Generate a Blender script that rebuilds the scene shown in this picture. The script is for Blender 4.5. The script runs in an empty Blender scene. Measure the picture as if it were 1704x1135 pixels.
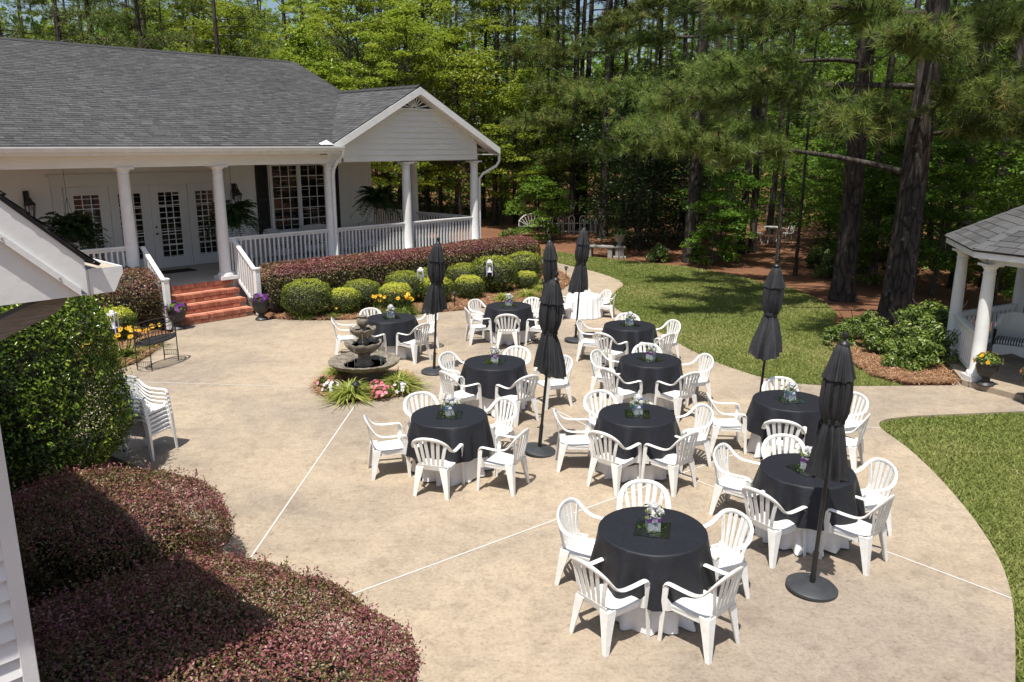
import bpy, bmesh, math, random
import numpy as np
from mathutils import Vector, Matrix
R = math.radians
random.seed(7)
rng = np.random.default_rng(11)
scene = bpy.context.scene
col = scene.collection

# ---------------------------------------------------------------- camera, sky, sun, exposure
cam = bpy.data.cameras.new('camera')
cam.sensor_width = 36.0
cam.lens = 36.0 * 1350 / 1704
cam.clip_start = 0.1
cam.clip_end = 600
cam_o = bpy.data.objects.new('camera', cam)
cam_o.location = (0, 0, 4.2)
cam_o.rotation_euler = (R(90 - 13.6), 0, 0)
col.objects.link(cam_o)
scene.camera = cam_o

SUN_EL, SUN_AZ = 69.0, 20.0        # shadows fall ahead of the camera and 20 degrees to its right
world = bpy.data.worlds.new('World')
scene.world = world
world.use_nodes = True
wn = world.node_tree
sky = wn.nodes.new('ShaderNodeTexSky')
sky.sky_type = 'NISHITA'
sky.sun_disc = False
sky.sun_elevation = R(SUN_EL)
sky.sun_rotation = R(180 + SUN_AZ)
sky.air_density = 1.0
sky.dust_density = 2.0
wn.links.new(sky.outputs[0], wn.nodes['Background'].inputs[0])
wn.nodes['Background'].inputs[1].default_value = 0.09
sl = bpy.data.lights.new('sun', 'SUN')
sl.energy = 4.8
sl.angle = R(0.53)
sl.color = (1.0, 0.955, 0.88)
sun = bpy.data.objects.new('sun', sl)
sd = Vector((math.sin(R(SUN_AZ)) * math.cos(R(SUN_EL)), math.cos(R(SUN_AZ)) * math.cos(R(SUN_EL)), -math.sin(R(SUN_EL))))
sun.rotation_euler = sd.to_track_quat('-Z', 'Y').to_euler()
sun.location = (-10, -15, 30)
col.objects.link(sun)
scene.view_settings.view_transform = 'Standard'
scene.view_settings.look = 'None'
scene.view_settings.exposure = 0.42
scene.view_settings.gamma = 1.0
scene.cycles.max_bounces = 6
scene.cycles.diffuse_bounces = 3
scene.cycles.glossy_bounces = 3
scene.cycles.transmission_bounces = 4
scene.cycles.transparent_max_bounces = 6
scene.cycles.use_denoising = True

# ---------------------------------------------------------------- helpers
class MB:
    """collects verts and faces, builds one mesh"""
    def __init__(s):
        s.v = []; s.f = []
    def add(s, verts, faces):
        o = len(s.v)
        s.v += [tuple(p) for p in verts]
        s.f += [tuple(i + o for i in f) for f in faces]
        return s
    def box(s, x0, x1, y0, y1, z0, z1):
        return s.add([(x0,y0,z0),(x1,y0,z0),(x1,y1,z0),(x0,y1,z0),(x0,y0,z1),(x1,y0,z1),(x1,y1,z1),(x0,y1,z1)],
                     [(0,3,2,1),(4,5,6,7),(0,1,5,4),(1,2,6,5),(2,3,7,6),(3,0,4,7)])
    def bar(s, a, b, w, h, up=(0,0,1)):
        """box section bar from a to b"""
        a, b = Vector(a), Vector(b); d = (b - a).normalized(); u = Vector(up)
        x = d.cross(u)
        if x.length < 1e-4: x = d.cross(Vector((0,1,0)))
        x.normalize(); y = x.cross(d).normalized()
        vs = []
        for p in (a, b):
            for sx, sy in ((-1,-1),(1,-1),(1,1),(-1,1)):
                vs.append(p + x*sx*w/2 + y*sy*h/2)
        return s.add(vs, [(0,1,2,3),(7,6,5,4),(0,4,5,1),(1,5,6,2),(2,6,7,3),(3,7,4,0)])
    def tube(s, pts, rad, n=8, caps=True, flat=1.0, up=None):
        """tube along pts; rad scalar or list; flat squeezes the section along its second axis"""
        pts = [Vector(p) for p in pts]; m = len(pts)
        rs = [rad]*m if not hasattr(rad, '__len__') else rad
        vs = []; x = None
        for i, p in enumerate(pts):
            d = (pts[min(i+1,m-1)] - pts[max(i-1,0)]).normalized()
            if up is not None:
                ref = Vector(up)
            else:
                ref = x if x is not None else (Vector((0,0,1)) if abs(d.z) < .9 else Vector((1,0,0)))
            x = (ref - d*ref.dot(d))
            if x.length < 1e-5: x = d.orthogonal()
            x.normalize(); y = d.cross(x)
            for k in range(n):
                a = 2*math.pi*k/n
                vs.append(p + x*math.cos(a)*rs[i] + y*math.sin(a)*rs[i]*flat)
        fs = []
        for i in range(m-1):
            for k in range(n):
                k2 = (k+1) % n
                fs.append((i*n+k, i*n+k2, (i+1)*n+k2, (i+1)*n+k))
        if caps:
            fs.append(tuple(range(n-1,-1,-1))); fs.append(tuple((m-1)*n+k for k in range(n)))
        return s.add(vs, fs)
    def lathe(s, prof, n=24, c=(0,0,0), fn=None):
        """prof: list of (r, z); fn(a, i, r, z) -> (r, z) may reshape"""
        vs = []
        for i, (r, z) in enumerate(prof):
            for k in range(n):
                a = 2*math.pi*k/n
                rr, zz = fn(a, i, r, z) if fn else (r, z)
                vs.append((c[0]+rr*math.cos(a), c[1]+rr*math.sin(a), c[2]+zz))
        fs = []
        for i in range(len(prof)-1):
            for k in range(n):
                k2 = (k+1) % n
                fs.append((i*n+k, i*n+k2, (i+1)*n+k2, (i+1)*n+k))
        fs.append(tuple(range(n-1,-1,-1))); fs.append(tuple((len(prof)-1)*n+k for k in range(n)))
        return s.add(vs, fs)
    def prism(s, poly, z0, z1):
        n = len(poly)
        vs = [(x,y,z0) for x,y in poly] + [(x,y,z1) for x,y in poly]
        return s.add(vs, [tuple(range(n-1,-1,-1)), tuple(range(n,2*n))] + [(k,(k+1)%n,n+(k+1)%n,n+k) for k in range(n)])
    def extr(s, prof, a, b, ax):
        """profile of (p,z) in the vertical plane spanned by unit 2d vector ax, extruded from 2d/3d a to b"""
        n = len(prof); vs = []
        for p in (a, b):
            for q, z in prof: vs.append((p[0]+ax[0]*q, p[1]+ax[1]*q, z + (p[2] if len(p) > 2 else 0)))
        return s.add(vs, [tuple(range(n-1,-1,-1)), tuple(range(n,2*n))] + [(k,(k+1)%n,n+(k+1)%n,n+k) for k in range(n)])
    def mesh(s, name, smooth=False, ang=None):
        me = bpy.data.meshes.new(name); me.from_pydata(s.v, [], s.f); me.update()
        bm = bmesh.new(); bm.from_mesh(me); bmesh.ops.recalc_face_normals(bm, faces=bm.faces); bm.to_mesh(me); bm.free()
        if smooth:
            me.polygons.foreach_set('use_smooth', [True]*len(me.polygons))
            if ang: me.set_sharp_from_angle(angle=R(ang))
        return me
    def build(s, name, mat, parent=None, smooth=False, ang=40, bevel=0, **tags):
        me = s.mesh(name, smooth, ang)
        return link(name, me, mat, parent, bevel=bevel, **tags)

def tag(o, label=None, cat=None, group=None, kind=None):
    if label: o['label'] = label
    if cat: o['category'] = cat
    if group: o['group'] = group
    if kind: o['kind'] = kind
    return o

def link(name, me, mat, parent=None, bevel=0, loc=None, rot=None, **tags):
    o = bpy.data.objects.new(name, me); col.objects.link(o)
    if mat is not None and len(me.materials) == 0: me.materials.append(mat)
    if parent is not None: o.parent = parent
    if loc is not None: o.location = loc
    if rot is not None: o.rotation_euler = rot
    if bevel:
        b = o.modifiers.new('bevel', 'BEVEL'); b.width = bevel; b.segments = 2; b.limit_method = 'ANGLE'; b.angle_limit = R(40)
    tag(o, **tags)
    return o

def empty(name, loc=(0,0,0), rz=0, **tags):
    o = bpy.data.objects.new(name, None); o.empty_display_size = .2
    o.location = loc; o.rotation_euler = (0,0,rz); col.objects.link(o)
    return tag(o, **tags)

def copy_tree(o, parent=None):
    c = o.copy(); col.objects.link(c)
    if parent is not None: c.parent = parent
    for ch in [x for x in o.children]: copy_tree(ch, c)
    return c

used_protos = set()
def place(proto, loc, rz=0, scale=None, tilt=None, **tags):
    """first call moves the prototype itself, later calls copy it with all its parts"""
    o = proto if proto.name not in used_protos else copy_tree(proto)
    used_protos.add(proto.name)
    o.location = loc
    o.rotation_euler = (tilt[0], tilt[1], rz) if tilt else (0,0,rz)
    if scale is not None: o.scale = (scale,)*3 if not hasattr(scale,'__len__') else scale
    tag(o, **tags)
    return o

def np_mesh(name, v, f, shade=None, smooth=False):
    """v (N,3), f (M,3|4) arrays; shade per face"""
    me = bpy.data.meshes.new(name)
    n, k = f.shape
    me.vertices.add(len(v)); me.vertices.foreach_set('co', v.astype(np.float32).ravel())
    me.loops.add(n*k); me.loops.foreach_set('vertex_index', f.astype(np.int32).ravel())
    me.polygons.add(n); me.polygons.foreach_set('loop_start', (np.arange(n)*k).astype(np.int32))
    if shade is not None:
        at = me.attributes.new('shade', 'FLOAT', 'FACE'); at.data.foreach_set('value', shade.astype(np.float32))
    me.update(calc_edges=True)
    if smooth: me.polygons.foreach_set('use_smooth', [True]*n)
    return me

def norm(a): return a / np.maximum(np.linalg.norm(a, axis=1, keepdims=True), 1e-6)

def leaf_arrays(c, nrm, size, aspect=.5, tilt=.5, fold=.12, r=None):
    """kite-shaped folded leaves at c facing nrm; two triangles each"""
    r = r or rng
    n = len(c)
    nn = norm(nrm + r.normal(0, tilt, (n,3)))
    t = norm(np.cross(nn, r.normal(0,1,(n,3)))); b = np.cross(nn, t)
    sz = (size * r.uniform(.65, 1.35, n))[:,None] if np.isscalar(size) else (size*r.uniform(.65,1.35,n))[:,None]
    v = np.empty((n,4,3))
    v[:,0] = c - t*sz*.5
    v[:,1] = c + b*sz*aspect*.5 + nn*sz*fold
    v[:,2] = c + t*sz*.5
    v[:,3] = c - b*sz*aspect*.5 + nn*sz*fold
    i = np.arange(n)*4
    f = np.empty((n,2,3), int)
    f[:,0] = np.stack([i,i+1,i+2],1); f[:,1] = np.stack([i,i+2,i+3],1)
    return v.reshape(-1,3), f.reshape(-1,3)

def leaf_mesh(name, c, nrm, size, aspect=.5, tilt=.5, shade=None, fold=.12, r=None):
    v, f = leaf_arrays(c, nrm, size, aspect, tilt, fold, r)
    if shade is None: shade = (r or rng).uniform(0,1,len(c))
    return np_mesh(name, v, f, np.repeat(shade,2))

class Lump:
    """smooth random bumps on directions or positions"""
    def __init__(s, k=10, freq=3., seed=0):
        g = np.random.default_rng(seed); s.w = g.normal(0,freq,(k,3)); s.p = g.uniform(0,6.28,k)
    def __call__(s, d): return np.sin(d @ s.w.T + s.p).mean(1)*1.6

def shell(n, a, b, c, p=2.6, depth=.12, lump=.07, freq=3., seed=0, zmin=-.95):
    """points in the outer skin of a rounded clipped bush; returns centres, normals, relative depth"""
    g = np.random.default_rng(seed)
    L = Lump(12, freq, seed)
    d2 = norm(g.normal(0,1,(int(n*5)+50,3)))
    e = np.array([a,b,c])
    r = (np.abs(d2/e)**p).sum(1)**(-1/p)
    w = r**2/np.maximum(.05,(norm(np.sign(d2)*np.abs(d2/e)**(p-1)/e)*d2).sum(1)); w[d2[:,2]*r < zmin*c] = 0
    k = g.choice(len(d2), n, p=w/w.sum()); d2, r = d2[k], r[k]
    r = r*(1 + lump*L(d2*2))
    dep = g.beta(1.1,2.4,len(d2))*depth
    pts = d2*r[:,None]*(1 - dep/np.maximum(r,.2))[:,None]
    nr = norm(np.sign(d2)*np.abs(d2/e)**(p-1)/e)
    return pts, nr, dep/depth

# ---------------------------------------------------------------- materials
MATS = {}
def nodes(name):
    m = bpy.data.materials.new(name); m.use_nodes = True
    nt = m.node_tree; b = nt.nodes['Principled BSDF']
    MATS[name] = m
    return m, nt, b
def N(nt, t, **kw):
    n = nt.nodes.new(t)
    for k, val in kw.items():
        if hasattr(n, k): setattr(n, k, val)
        else: n.inputs[k].default_value = val
    return n
def ramp(nt, stops, fac=None):
    r = nt.nodes.new('ShaderNodeValToRGB'); e = r.color_ramp.elements
    while len(e) > len(stops): e.remove(e[-1])
    while len(e) < len(stops): e.new(1)
    for i, (p, c) in enumerate(stops):
        e[i].position = p; e[i].color = (*c, 1) if len(c) == 3 else c
    if fac is not None: nt.links.new(fac, r.inputs[0])
    return r
def mix(nt, fac, a, b, mode='MIX'):
    m = nt.nodes.new('ShaderNodeMix'); m.data_type = 'RGBA'; m.blend_type = mode
    for sock, val in ((0,fac),(6,a),(7,b)):
        if hasattr(val, 'links') or hasattr(val, 'is_linked'): nt.links.new(val, m.inputs[sock])
        elif sock == 0: m.inputs[0].default_value = val
        else: m.inputs[sock].default_value = (*val, 1)
    return m.outputs[2]
def noise(nt, scale, detail=4, rough=.55, coord=None, dist=0.):
    n = nt.nodes.new('ShaderNodeTexNoise'); n.inputs['Scale'].default_value = scale; n.inputs['Detail'].default_value = detail
    n.inputs['Roughness'].default_value = rough; n.inputs['Distortion'].default_value = dist
    if coord is not None: nt.links.new(coord, n.inputs['Vector'])
    return n.outputs['Fac']
def coords(nt, which='Object', scale=(1,1,1), rot=(0,0,0)):
    tc = nt.nodes.new('ShaderNodeTexCoord'); mp = nt.nodes.new('ShaderNodeMapping')
    mp.inputs['Scale'].default_value = scale; mp.inputs['Rotation'].default_value = rot
    nt.links.new(tc.outputs[which], mp.inputs[0]); return mp.outputs[0]
def bump(nt, bs, h, strength=.3, dist=.02):
    b = nt.nodes.new('ShaderNodeBump'); b.inputs['Strength'].default_value = strength; b.inputs['Distance'].default_value = dist
    nt.links.new(h, b.inputs['Height']); nt.links.new(b.outputs[0], bs.inputs['Normal'])
def plain(name, c, rough=.5, var=.12, scale=6., bumpk=0., bscale=60., metal=0., spec=.5, coat=0.):
    """one colour, gently mottled"""
    m, nt, b = nodes(name)
    co = coords(nt)
    f = noise(nt, scale, 5, .6, co)
    lo = tuple(x*(1-var) for x in c); hi = tuple(min(1,x*(1+var)) for x in c)
    r = ramp(nt, [(.3,lo),(.7,hi)], f)
    nt.links.new(r.outputs[0], b.inputs['Base Color'])
    b.inputs['Roughness'].default_value = rough; b.inputs['Metallic'].default_value = metal
    b.inputs['Specular IOR Level'].default_value = spec
    if coat: b.inputs['Coat Weight'].default_value = coat
    if bumpk: bump(nt, b, noise(nt, bscale, 3, .6, co), bumpk, .01)
    return m
def leafmat(name, stops, trans=.35, rough=.45, spec=.3, obj_var=0.):
    """leaf: colour from the per-leaf attribute, some light through the blade"""
    m, nt, b = nodes(name)
    at = N(nt, 'ShaderNodeAttribute', attribute_name='shade')
    r = ramp(nt, stops, at.outputs['Fac'])
    c = r.outputs[0]
    if obj_var:
        oi = nt.nodes.new('ShaderNodeObjectInfo')
        hs = nt.nodes.new('ShaderNodeHueSaturation'); nt.links.new(c, hs.inputs['Color'])
        mr = N(nt, 'ShaderNodeMapRange'); nt.links.new(oi.outputs['Random'], mr.inputs[0])
        mr.inputs[3].default_value = 1-obj_var; mr.inputs[4].default_value = 1+obj_var
        nt.links.new(mr.outputs[0], hs.inputs['Value'])
        mr2 = N(nt, 'ShaderNodeMapRange'); nt.links.new(oi.outputs['Random'], mr2.inputs[0])
        mr2.inputs[3].default_value = .5-obj_var*.06; mr2.inputs[4].default_value = .5+obj_var*.06
        nt.links.new(mr2.outputs[0], hs.inputs['Hue'])
        c = hs.outputs[0]
    nt.links.new(c, b.inputs['Base Color'])
    b.inputs['Roughness'].default_value = rough; b.inputs['Specular IOR Level'].default_value = spec
    if trans:
        t = nt.nodes.new('ShaderNodeBsdfTranslucent'); nt.links.new(c, t.inputs['Color'])
        mx = nt.nodes.new('ShaderNodeMixShader'); mx.inputs[0].default_value = trans
        out = nt.nodes['Material Output']
        nt.links.new(b.outputs[0], mx.inputs[1]); nt.links.new(t.outputs[0], mx.inputs[2]); nt.links.new(mx.outputs[0], out.inputs[0])
    return m

def mk_plastic():
    m, nt, b = nodes('white_plastic'); co = coords(nt); oi = nt.nodes.new('ShaderNodeObjectInfo')
    ad = nt.nodes.new('ShaderNodeVectorMath'); ad.operation = 'ADD'; nt.links.new(co, ad.inputs[0]); nt.links.new(oi.outputs['Location'], ad.inputs[1])
    g1 = ramp(nt, [(.46,(.80,.80,.785)),(.75,(.66,.64,.59))], noise(nt, 5, 6, .7, ad.outputs[0], .4)); g2 = ramp(nt, [(.35,(.90,.89,.86)),(.55,(1,1,1))], noise(nt, 28, 4, .7, ad.outputs[0]))
    nt.links.new(mix(nt, .8, g1.outputs[0], g2.outputs[0], 'MULTIPLY'), b.inputs['Base Color']); b.inputs['Roughness'].default_value = .42; return m
white_plastic = mk_plastic()
white_paint = plain('white_paint', (.79,.79,.78), .5, .07, 4., .08, 30.)
cream_trim = plain('cream_trim', (.79,.775,.735), .5, .04, 2.)
siding_mat = plain('vinyl_siding', (.79,.775,.74), .5, .05, 1.5)
door_paint = plain('door_paint', (.66,.66,.64), .45, .03, 2.)
black_cloth = plain('black_cloth', (.014,.015,.020), .55, .2, 30., .55, 14., spec=.35)
white_cloth = plain('white_cloth', (.80,.80,.82), .8, .03, 8., .15, 300., spec=.2)
umbrella_cloth = plain('umbrella_cloth', (.022,.022,.025), .68, .25, 12., .3, 300., spec=.35)
black_metal = plain('black_metal', (.015,.015,.016), .42, .2, 15., .1, 90.)
base_resin = plain('base_resin', (.035,.038,.042), .55, .25, 8., .3, 60.)
shutter_black = plain('shutter_black', (.012,.012,.014), .5, .1, 5.)
porch_conc = plain('porch_concrete', (.42,.40,.37), .75, .12, 3., .1, 40.)
brass = plain('aged_brass', (.20,.15,.09), .35, .1, 10., metal=.9)
iron_white = plain('white_iron', (.74,.73,.69), .5, .1, 12., .2, 60.)
wicker = plain('white_wicker', (.72,.71,.67), .6, .1, 40., .8, 90.)
wicker_dk = plain('grey_wicker', (.55,.53,.50), .65, .12, 40., .8, 90.)
pot_mat = plain('dark_pot', (.03,.03,.03), .5, .2, 6., .2, 40.)
rug_mat = plain('door_mat', (.008,.008,.008), .95, .2, 40., .5, 200.)
twig_mat = plain('twigs', (.022,.018,.013), .9, .4, 20.)
mulch_soil = plain('soil', (.06,.04,.03), .95, .3, 8.)
hose_mat = plain('hose_rubber', (.03,.035,.03), .5, .2, 9.)
gray_stone = plain('weathered_stone', (.33,.31,.28), .85, .22, 6., .5, 40.)
lantern_white = plain('lantern_white', (.72,.70,.74), .5, .05, 9.)
ribbon = plain('lavender_ribbon', (.42,.38,.66), .6, .08, 9.)

def mk_glass(name, c=(.006,.007,.007)):
    m, nt, b = nodes(name)
    b.inputs['Base Color'].default_value = (*c,1); b.inputs['Roughness'].default_value = .03
    b.inputs['Specular IOR Level'].default_value = .5
    return m
dark_glass = mk_glass('window_glass')
mirror_glass = mk_glass('mirror_tile', (.01,.012,.01)); MATS['mirror_tile'].node_tree.nodes['Principled BSDF'].inputs['Metallic'].default_value = .0
MATS['mirror_tile'].node_tree.nodes['Principled BSDF'].inputs['Specular IOR Level'].default_value = 1.0
def mk_clear(name, tint, rough=.05):
    m, nt, b = nodes(name)
    b.inputs['Base Color'].default_value = (*tint,1); b.inputs['Roughness'].default_value = rough
    b.inputs['Transmission Weight'].default_value = .75; b.inputs['IOR'].default_value = 1.45
    return m
vase_glass = mk_clear('vase_glass', (.90,.95,.96))
def mk_gems(name, cols):
    m, nt, b = nodes(name)
    v = N(nt, 'ShaderNodeTexVoronoi'); v.inputs['Scale'].default_value = 55
    nt.links.new(coords(nt), v.inputs['Vector'])
    sp = nt.nodes.new('ShaderNodeSeparateColor'); nt.links.new(v.outputs['Color'], sp.inputs[0])
    r = ramp(nt, [(i/max(1,len(cols)-1), c) for i, c in enumerate(cols)], sp.outputs[0])
    nt.links.new(r.outputs[0], b.inputs['Base Color']); b.inputs['Roughness'].default_value = .12
    return m
gem_blue = mk_gems('blue_gems', [(.02,.07,.16),(.10,.25,.38),(.35,.52,.6),(.03,.05,.10)])
gem_purple = mk_gems('purple_gems', [(.10,.02,.14),(.22,.10,.3),(.2,.36,.42),(.45,.45,.5)])

# concrete patio: tan, stained, speckled
def mk_concrete():
    m, nt, b = nodes('patio_concrete')
    co = coords(nt)
    big = noise(nt, .55, 6, .62, co, .4); mid = noise(nt, 2.2, 6, .65, co, .6); fine = noise(nt, 26, 5, .7, co)
    st = coords(nt, scale=(.8,1.5,1), rot=(0,0,R(25))); streak = noise(nt, .8, 8, .68, st, 1.2)
    c = mix(nt, big, (.405,.328,.238), (.365,.30,.225))
    oldm = nt.nodes.new('ShaderNodeMapping'); tc = nt.nodes.new('ShaderNodeTexCoord'); nt.links.new(tc.outputs['Object'], oldm.inputs[0]); oldm.inputs['Location'].default_value = (3.1,7.7,0)
    gs = ramp(nt, [(.44,(0,0,0)),(.60,(1,1,1))], noise(nt, .23, 7, .62, oldm.outputs[0], .5)); c = mix(nt, gs.outputs[0], c, (.285,.238,.19))
    r1 = ramp(nt, [(.42,(1.06,1.06,1.05)),(.55,(.96,.955,.95)),(.72,(.66,.64,.63))], mid); c = mix(nt, .55, c, r1.outputs[0], 'MULTIPLY')
    r2 = ramp(nt, [(.50,(1,1,1)),(.64,(.86,.855,.85)),(.78,(.58,.56,.55))], streak); c = mix(nt, .6, c, r2.outputs[0], 'MULTIPLY')
    r3 = ramp(nt, [(.30,(.62,.60,.58)),(.50,(1.0,1.0,1.0)),(.7,(1.12,1.11,1.10))], fine); c = mix(nt, .75, c, r3.outputs[0], 'MULTIPLY')
    r5 = ramp(nt, [(.34,(.78,.77,.76)),(.55,(1.05,1.05,1.04))], noise(nt, 7, 6, .72, co, .8)); c = mix(nt, .75, c, r5.outputs[0], 'MULTIPLY')
    v = N(nt, 'ShaderNodeTexNoise'); v.inputs['Scale'].default_value = 95; v.inputs['Detail'].default_value = 2; nt.links.new(co, v.inputs['Vector'])
    r4 = ramp(nt, [(.63,(0,0,0)),(.70,(1,1,1))], v.outputs['Fac'])
    pm = ramp(nt, [(.5,(0,0,0)),(.65,(1,1,1))], noise(nt, .9, 4, .6, co))
    sp = mix(nt, 1.0, r4.outputs[0], pm.outputs[0], 'MULTIPLY')
    c = mix(nt, sp, c, (.62,.56,.48))
    nt.links.new(c, b.inputs['Base Color']); b.inputs['Roughness'].default_value = .85; b.inputs['Specular IOR Level'].default_value = .25
    bump(nt, b, fine, .25, .01)
    return m
concrete = mk_concrete()
joint_mat = plain('joint_sealant', (.60,.58,.54), .6, .05, 6.)

def mk_straw(name, a, b_, d):
    m, nt, b = nodes(name)
    co = coords(nt, scale=(1,1,1)); big = noise(nt, .5, 5, .6, co); n1 = noise(nt, 22, 6, .75, coords(nt, scale=(1,4,1), rot=(0,0,.6)), 1.2)
    n2 = noise(nt, 24, 6, .75, coords(nt, scale=(4,1,1), rot=(0,0,.3)), 1.2)
    mx = nt.nodes.new('ShaderNodeMath'); mx.operation = 'MAXIMUM'; nt.links.new(n1, mx.inputs[0]); nt.links.new(n2, mx.inputs[1])
    r = ramp(nt, [(.42,d),(.56,a),(.72,b_)], mx.outputs[0])
    r2 = ramp(nt, [(.3,(.75,.75,.75)),(.7,(1.1,1.1,1.1))], big)
    nt.links.new(mix(nt, 1., r.outputs[0], r2.outputs[0], 'MULTIPLY'), b.inputs['Base Color'])
    b.inputs['Roughness'].default_value = .9; b.inputs['Specular IOR Level'].default_value = .15
    bump(nt, b, mx.outputs[0], .9, .04)
    return m
straw = mk_straw('pine_straw', (.27,.13,.07), (.44,.26,.155), (.11,.05,.03))
lawn_soil = mk_straw('lawn_thatch', (.20,.215,.065), (.30,.285,.105), (.13,.14,.04))
grass_mat = leafmat('grass', [(0,(.15,.205,.045)),(.42,(.245,.285,.075)),(.74,(.36,.36,.13)),(1,(.50,.44,.23))], .4, .6, .2)

def mk_brick():
    m, nt, b = nodes('red_brick')
    oi = nt.nodes.new('ShaderNodeObjectInfo'); co = coords(nt)
    r = ramp(nt, [(0,(.31,.095,.06)),(.5,(.43,.15,.09)),(1,(.50,.20,.125))], oi.outputs['Random'])
    f = noise(nt, 40, 4, .7, co); rr = ramp(nt, [(.3,(.75,.75,.75)),(.7,(1.1,1.1,1.1))], f)
    nt.links.new(mix(nt, 1., r.outputs[0], rr.outputs[0], 'MULTIPLY'), b.inputs['Base Color'])
    b.inputs['Roughness'].default_value = .85; bump(nt, b, f, .4, .005)
    return m
brick_mat = mk_brick()
tread_mat = plain('brick_tread', (.58,.27,.17), .8, .12, 8., .3, 60.)
mortar = plain('mortar', (.25,.20,.17), .9, .15, 12.)

def mk_shingle(name, base):
    m, nt, b = nodes(name)
    at = N(nt, 'ShaderNodeAttribute', attribute_name='shade')
    r = ramp(nt, [(0,tuple(x*.74 for x in base)),(.5,base),(1,tuple(x*1.3 for x in base))], at.outputs['Fac'])
    f = noise(nt, 70, 4, .7, coords(nt)); rr = ramp(nt, [(.3,(.7,.7,.7)),(.7,(1.2,1.2,1.2))], f)
    g = noise(nt, .35, 4, .6, coords(nt)); rg = ramp(nt, [(.3,(.88,.88,.88)),(.7,(1.1,1.1,1.1))], g)
    nt.links.new(mix(nt, 1., mix(nt, 1., r.outputs[0], rr.outputs[0], 'MULTIPLY'), rg.outputs[0], 'MULTIPLY'), b.inputs['Base Color'])
    b.inputs['Roughness'].default_value = .9; b.inputs['Specular IOR Level'].default_value = .2
    bump(nt, b, f, .5, .006)
    return m
shingle = mk_shingle('roof_shingle', (.104,.104,.107))
def mk_shingle_obj():
    m, nt, b = nodes('gazebo_shingle')
    oi = nt.nodes.new('ShaderNodeObjectInfo')
    r = ramp(nt, [(0,(.058,.058,.060)),(1,(.10,.10,.102))], oi.outputs['Random'])
    f = noise(nt, 60, 4, .7, coords(nt)); rr = ramp(nt, [(.3,(.75,.75,.75)),(.7,(1.15,1.15,1.15))], f)
    nt.links.new(mix(nt, 1., r.outputs[0], rr.outputs[0], 'MULTIPLY'), b.inputs['Base Color']); b.inputs['Roughness'].default_value = .9
    bump(nt, b, f, .5, .006); return m
gz_shingle = mk_shingle_obj()
ridge_mat = plain('ridge_shingle', (.035,.035,.037), .9, .25, 30., .4, 70.)

def mk_bark(name, dark, light, patch):
    m, nt, b = nodes(name)
    co = coords(nt, scale=(1,1,.22)); n1 = noise(nt, 9, 6, .7, co, .8)
    v = N(nt, 'ShaderNodeTexVoronoi', feature='DISTANCE_TO_EDGE'); v.inputs['Scale'].default_value = 7; nt.links.new(co, v.inputs['Vector'])
    r = ramp(nt, [(.3,dark),(.65,light)], n1)
    re = ramp(nt, [(0,(.35,.35,.35)),(.12,(1,1,1))], v.outputs['Distance'])
    c = mix(nt, 1., r.outputs[0], re.outputs[0], 'MULTIPLY')
    pf = ramp(nt, [(.60,(0,0,0)),(.70,(1,1,1))], noise(nt, 4.5, 5, .7, coords(nt)))
    c = mix(nt, pf.outputs[0], c, patch)
    nt.links.new(c, b.inputs['Base Color']); b.inputs['Roughness'].default_value = .9; b.inputs['Specular IOR Level'].default_value = .15
    bump(nt, b, v.outputs['Distance'], .9, .06)
    return m
pine_bark = mk_bark('pine_bark', (.032,.027,.024), (.095,.08,.07), (.20,.19,.175))
grey_bark = mk_bark('grey_bark', (.07,.06,.05), (.19,.17,.15), (.28,.27,.25))
pine_needle = leafmat('pine_needle', [(0,(.065,.115,.024)),(.5,(.16,.225,.048)),(.85,(.29,.355,.085)),(1,(.33,.24,.09))], .35, .5, .3, .15)
maple_leaf = leafmat('maple_leaf', [(0,(.07,.14,.016)),(.5,(.145,.255,.03)),(1,(.26,.38,.05))], .55, .4, .35, .18)
lime_leaf = leafmat('lime_leaf', [(0,(.16,.235,.022)),(.5,(.27,.345,.035)),(1,(.40,.44,.06))], .5, .4, .35, .12)
dark_leaf = leafmat('dark_leaf', [(0,(.015,.03,.008)),(.6,(.03,.06,.014)),(1,(.06,.10,.025))], .25, .4, .35, .1)
holly_leaf = leafmat('holly_leaf', [(0,(.025,.05,.010)),(.40,(.08,.14,.018)),(.75,(.23,.33,.03)),(1,(.46,.53,.07))], .35, .2, .6)
purple_leaf = leafmat('purple_leaf', [(0,(.04,.034,.016)),(.2,(.13,.12,.04)),(.40,(.25,.195,.08)),(.52,(.185,.075,.06)),(.75,(.25,.075,.085)),(.95,(.34,.12,.14)),(1,(.42,.25,.21))], .25, .38, .4)
box_leaf = leafmat('boxwood_leaf', [(0,(.045,.065,.015)),(.40,(.13,.175,.03)),(.66,(.33,.38,.04)),(1,(.58,.60,.07))], .3, .4, .4)
azalea_leaf = leafmat('azalea_leaf', [(0,(.05,.085,.018)),(.6,(.12,.19,.03)),(1,(.27,.33,.075))], .3, .35, .5)
fern_leaf = leafmat('fern_leaf', [(0,(.018,.04,.010)),(.6,(.035,.075,.016)),(1,(.07,.12,.03))], .35, .5, .3)
strap_leaf = leafmat('strap_leaf', [(0,(.18,.24,.04)),(.5,(.36,.42,.08)),(1,(.60,.60,.22))], .45, .45, .35)
lily_leaf = leafmat('lily_leaf', [(0,(.09,.14,.02)),(.6,(.19,.27,.05)),(1,(.32,.37,.10))], .4, .45, .3)
reflection_mat = leafmat('reflection_flecks', [(0,(.03,.07,.01)),(1,(.10,.17,.025))], .3, .7, .2)
pet_white = leafmat('white_petal', [(0,(.70,.70,.72)),(1,(.82,.82,.80))], .35, .5, .2)
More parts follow.
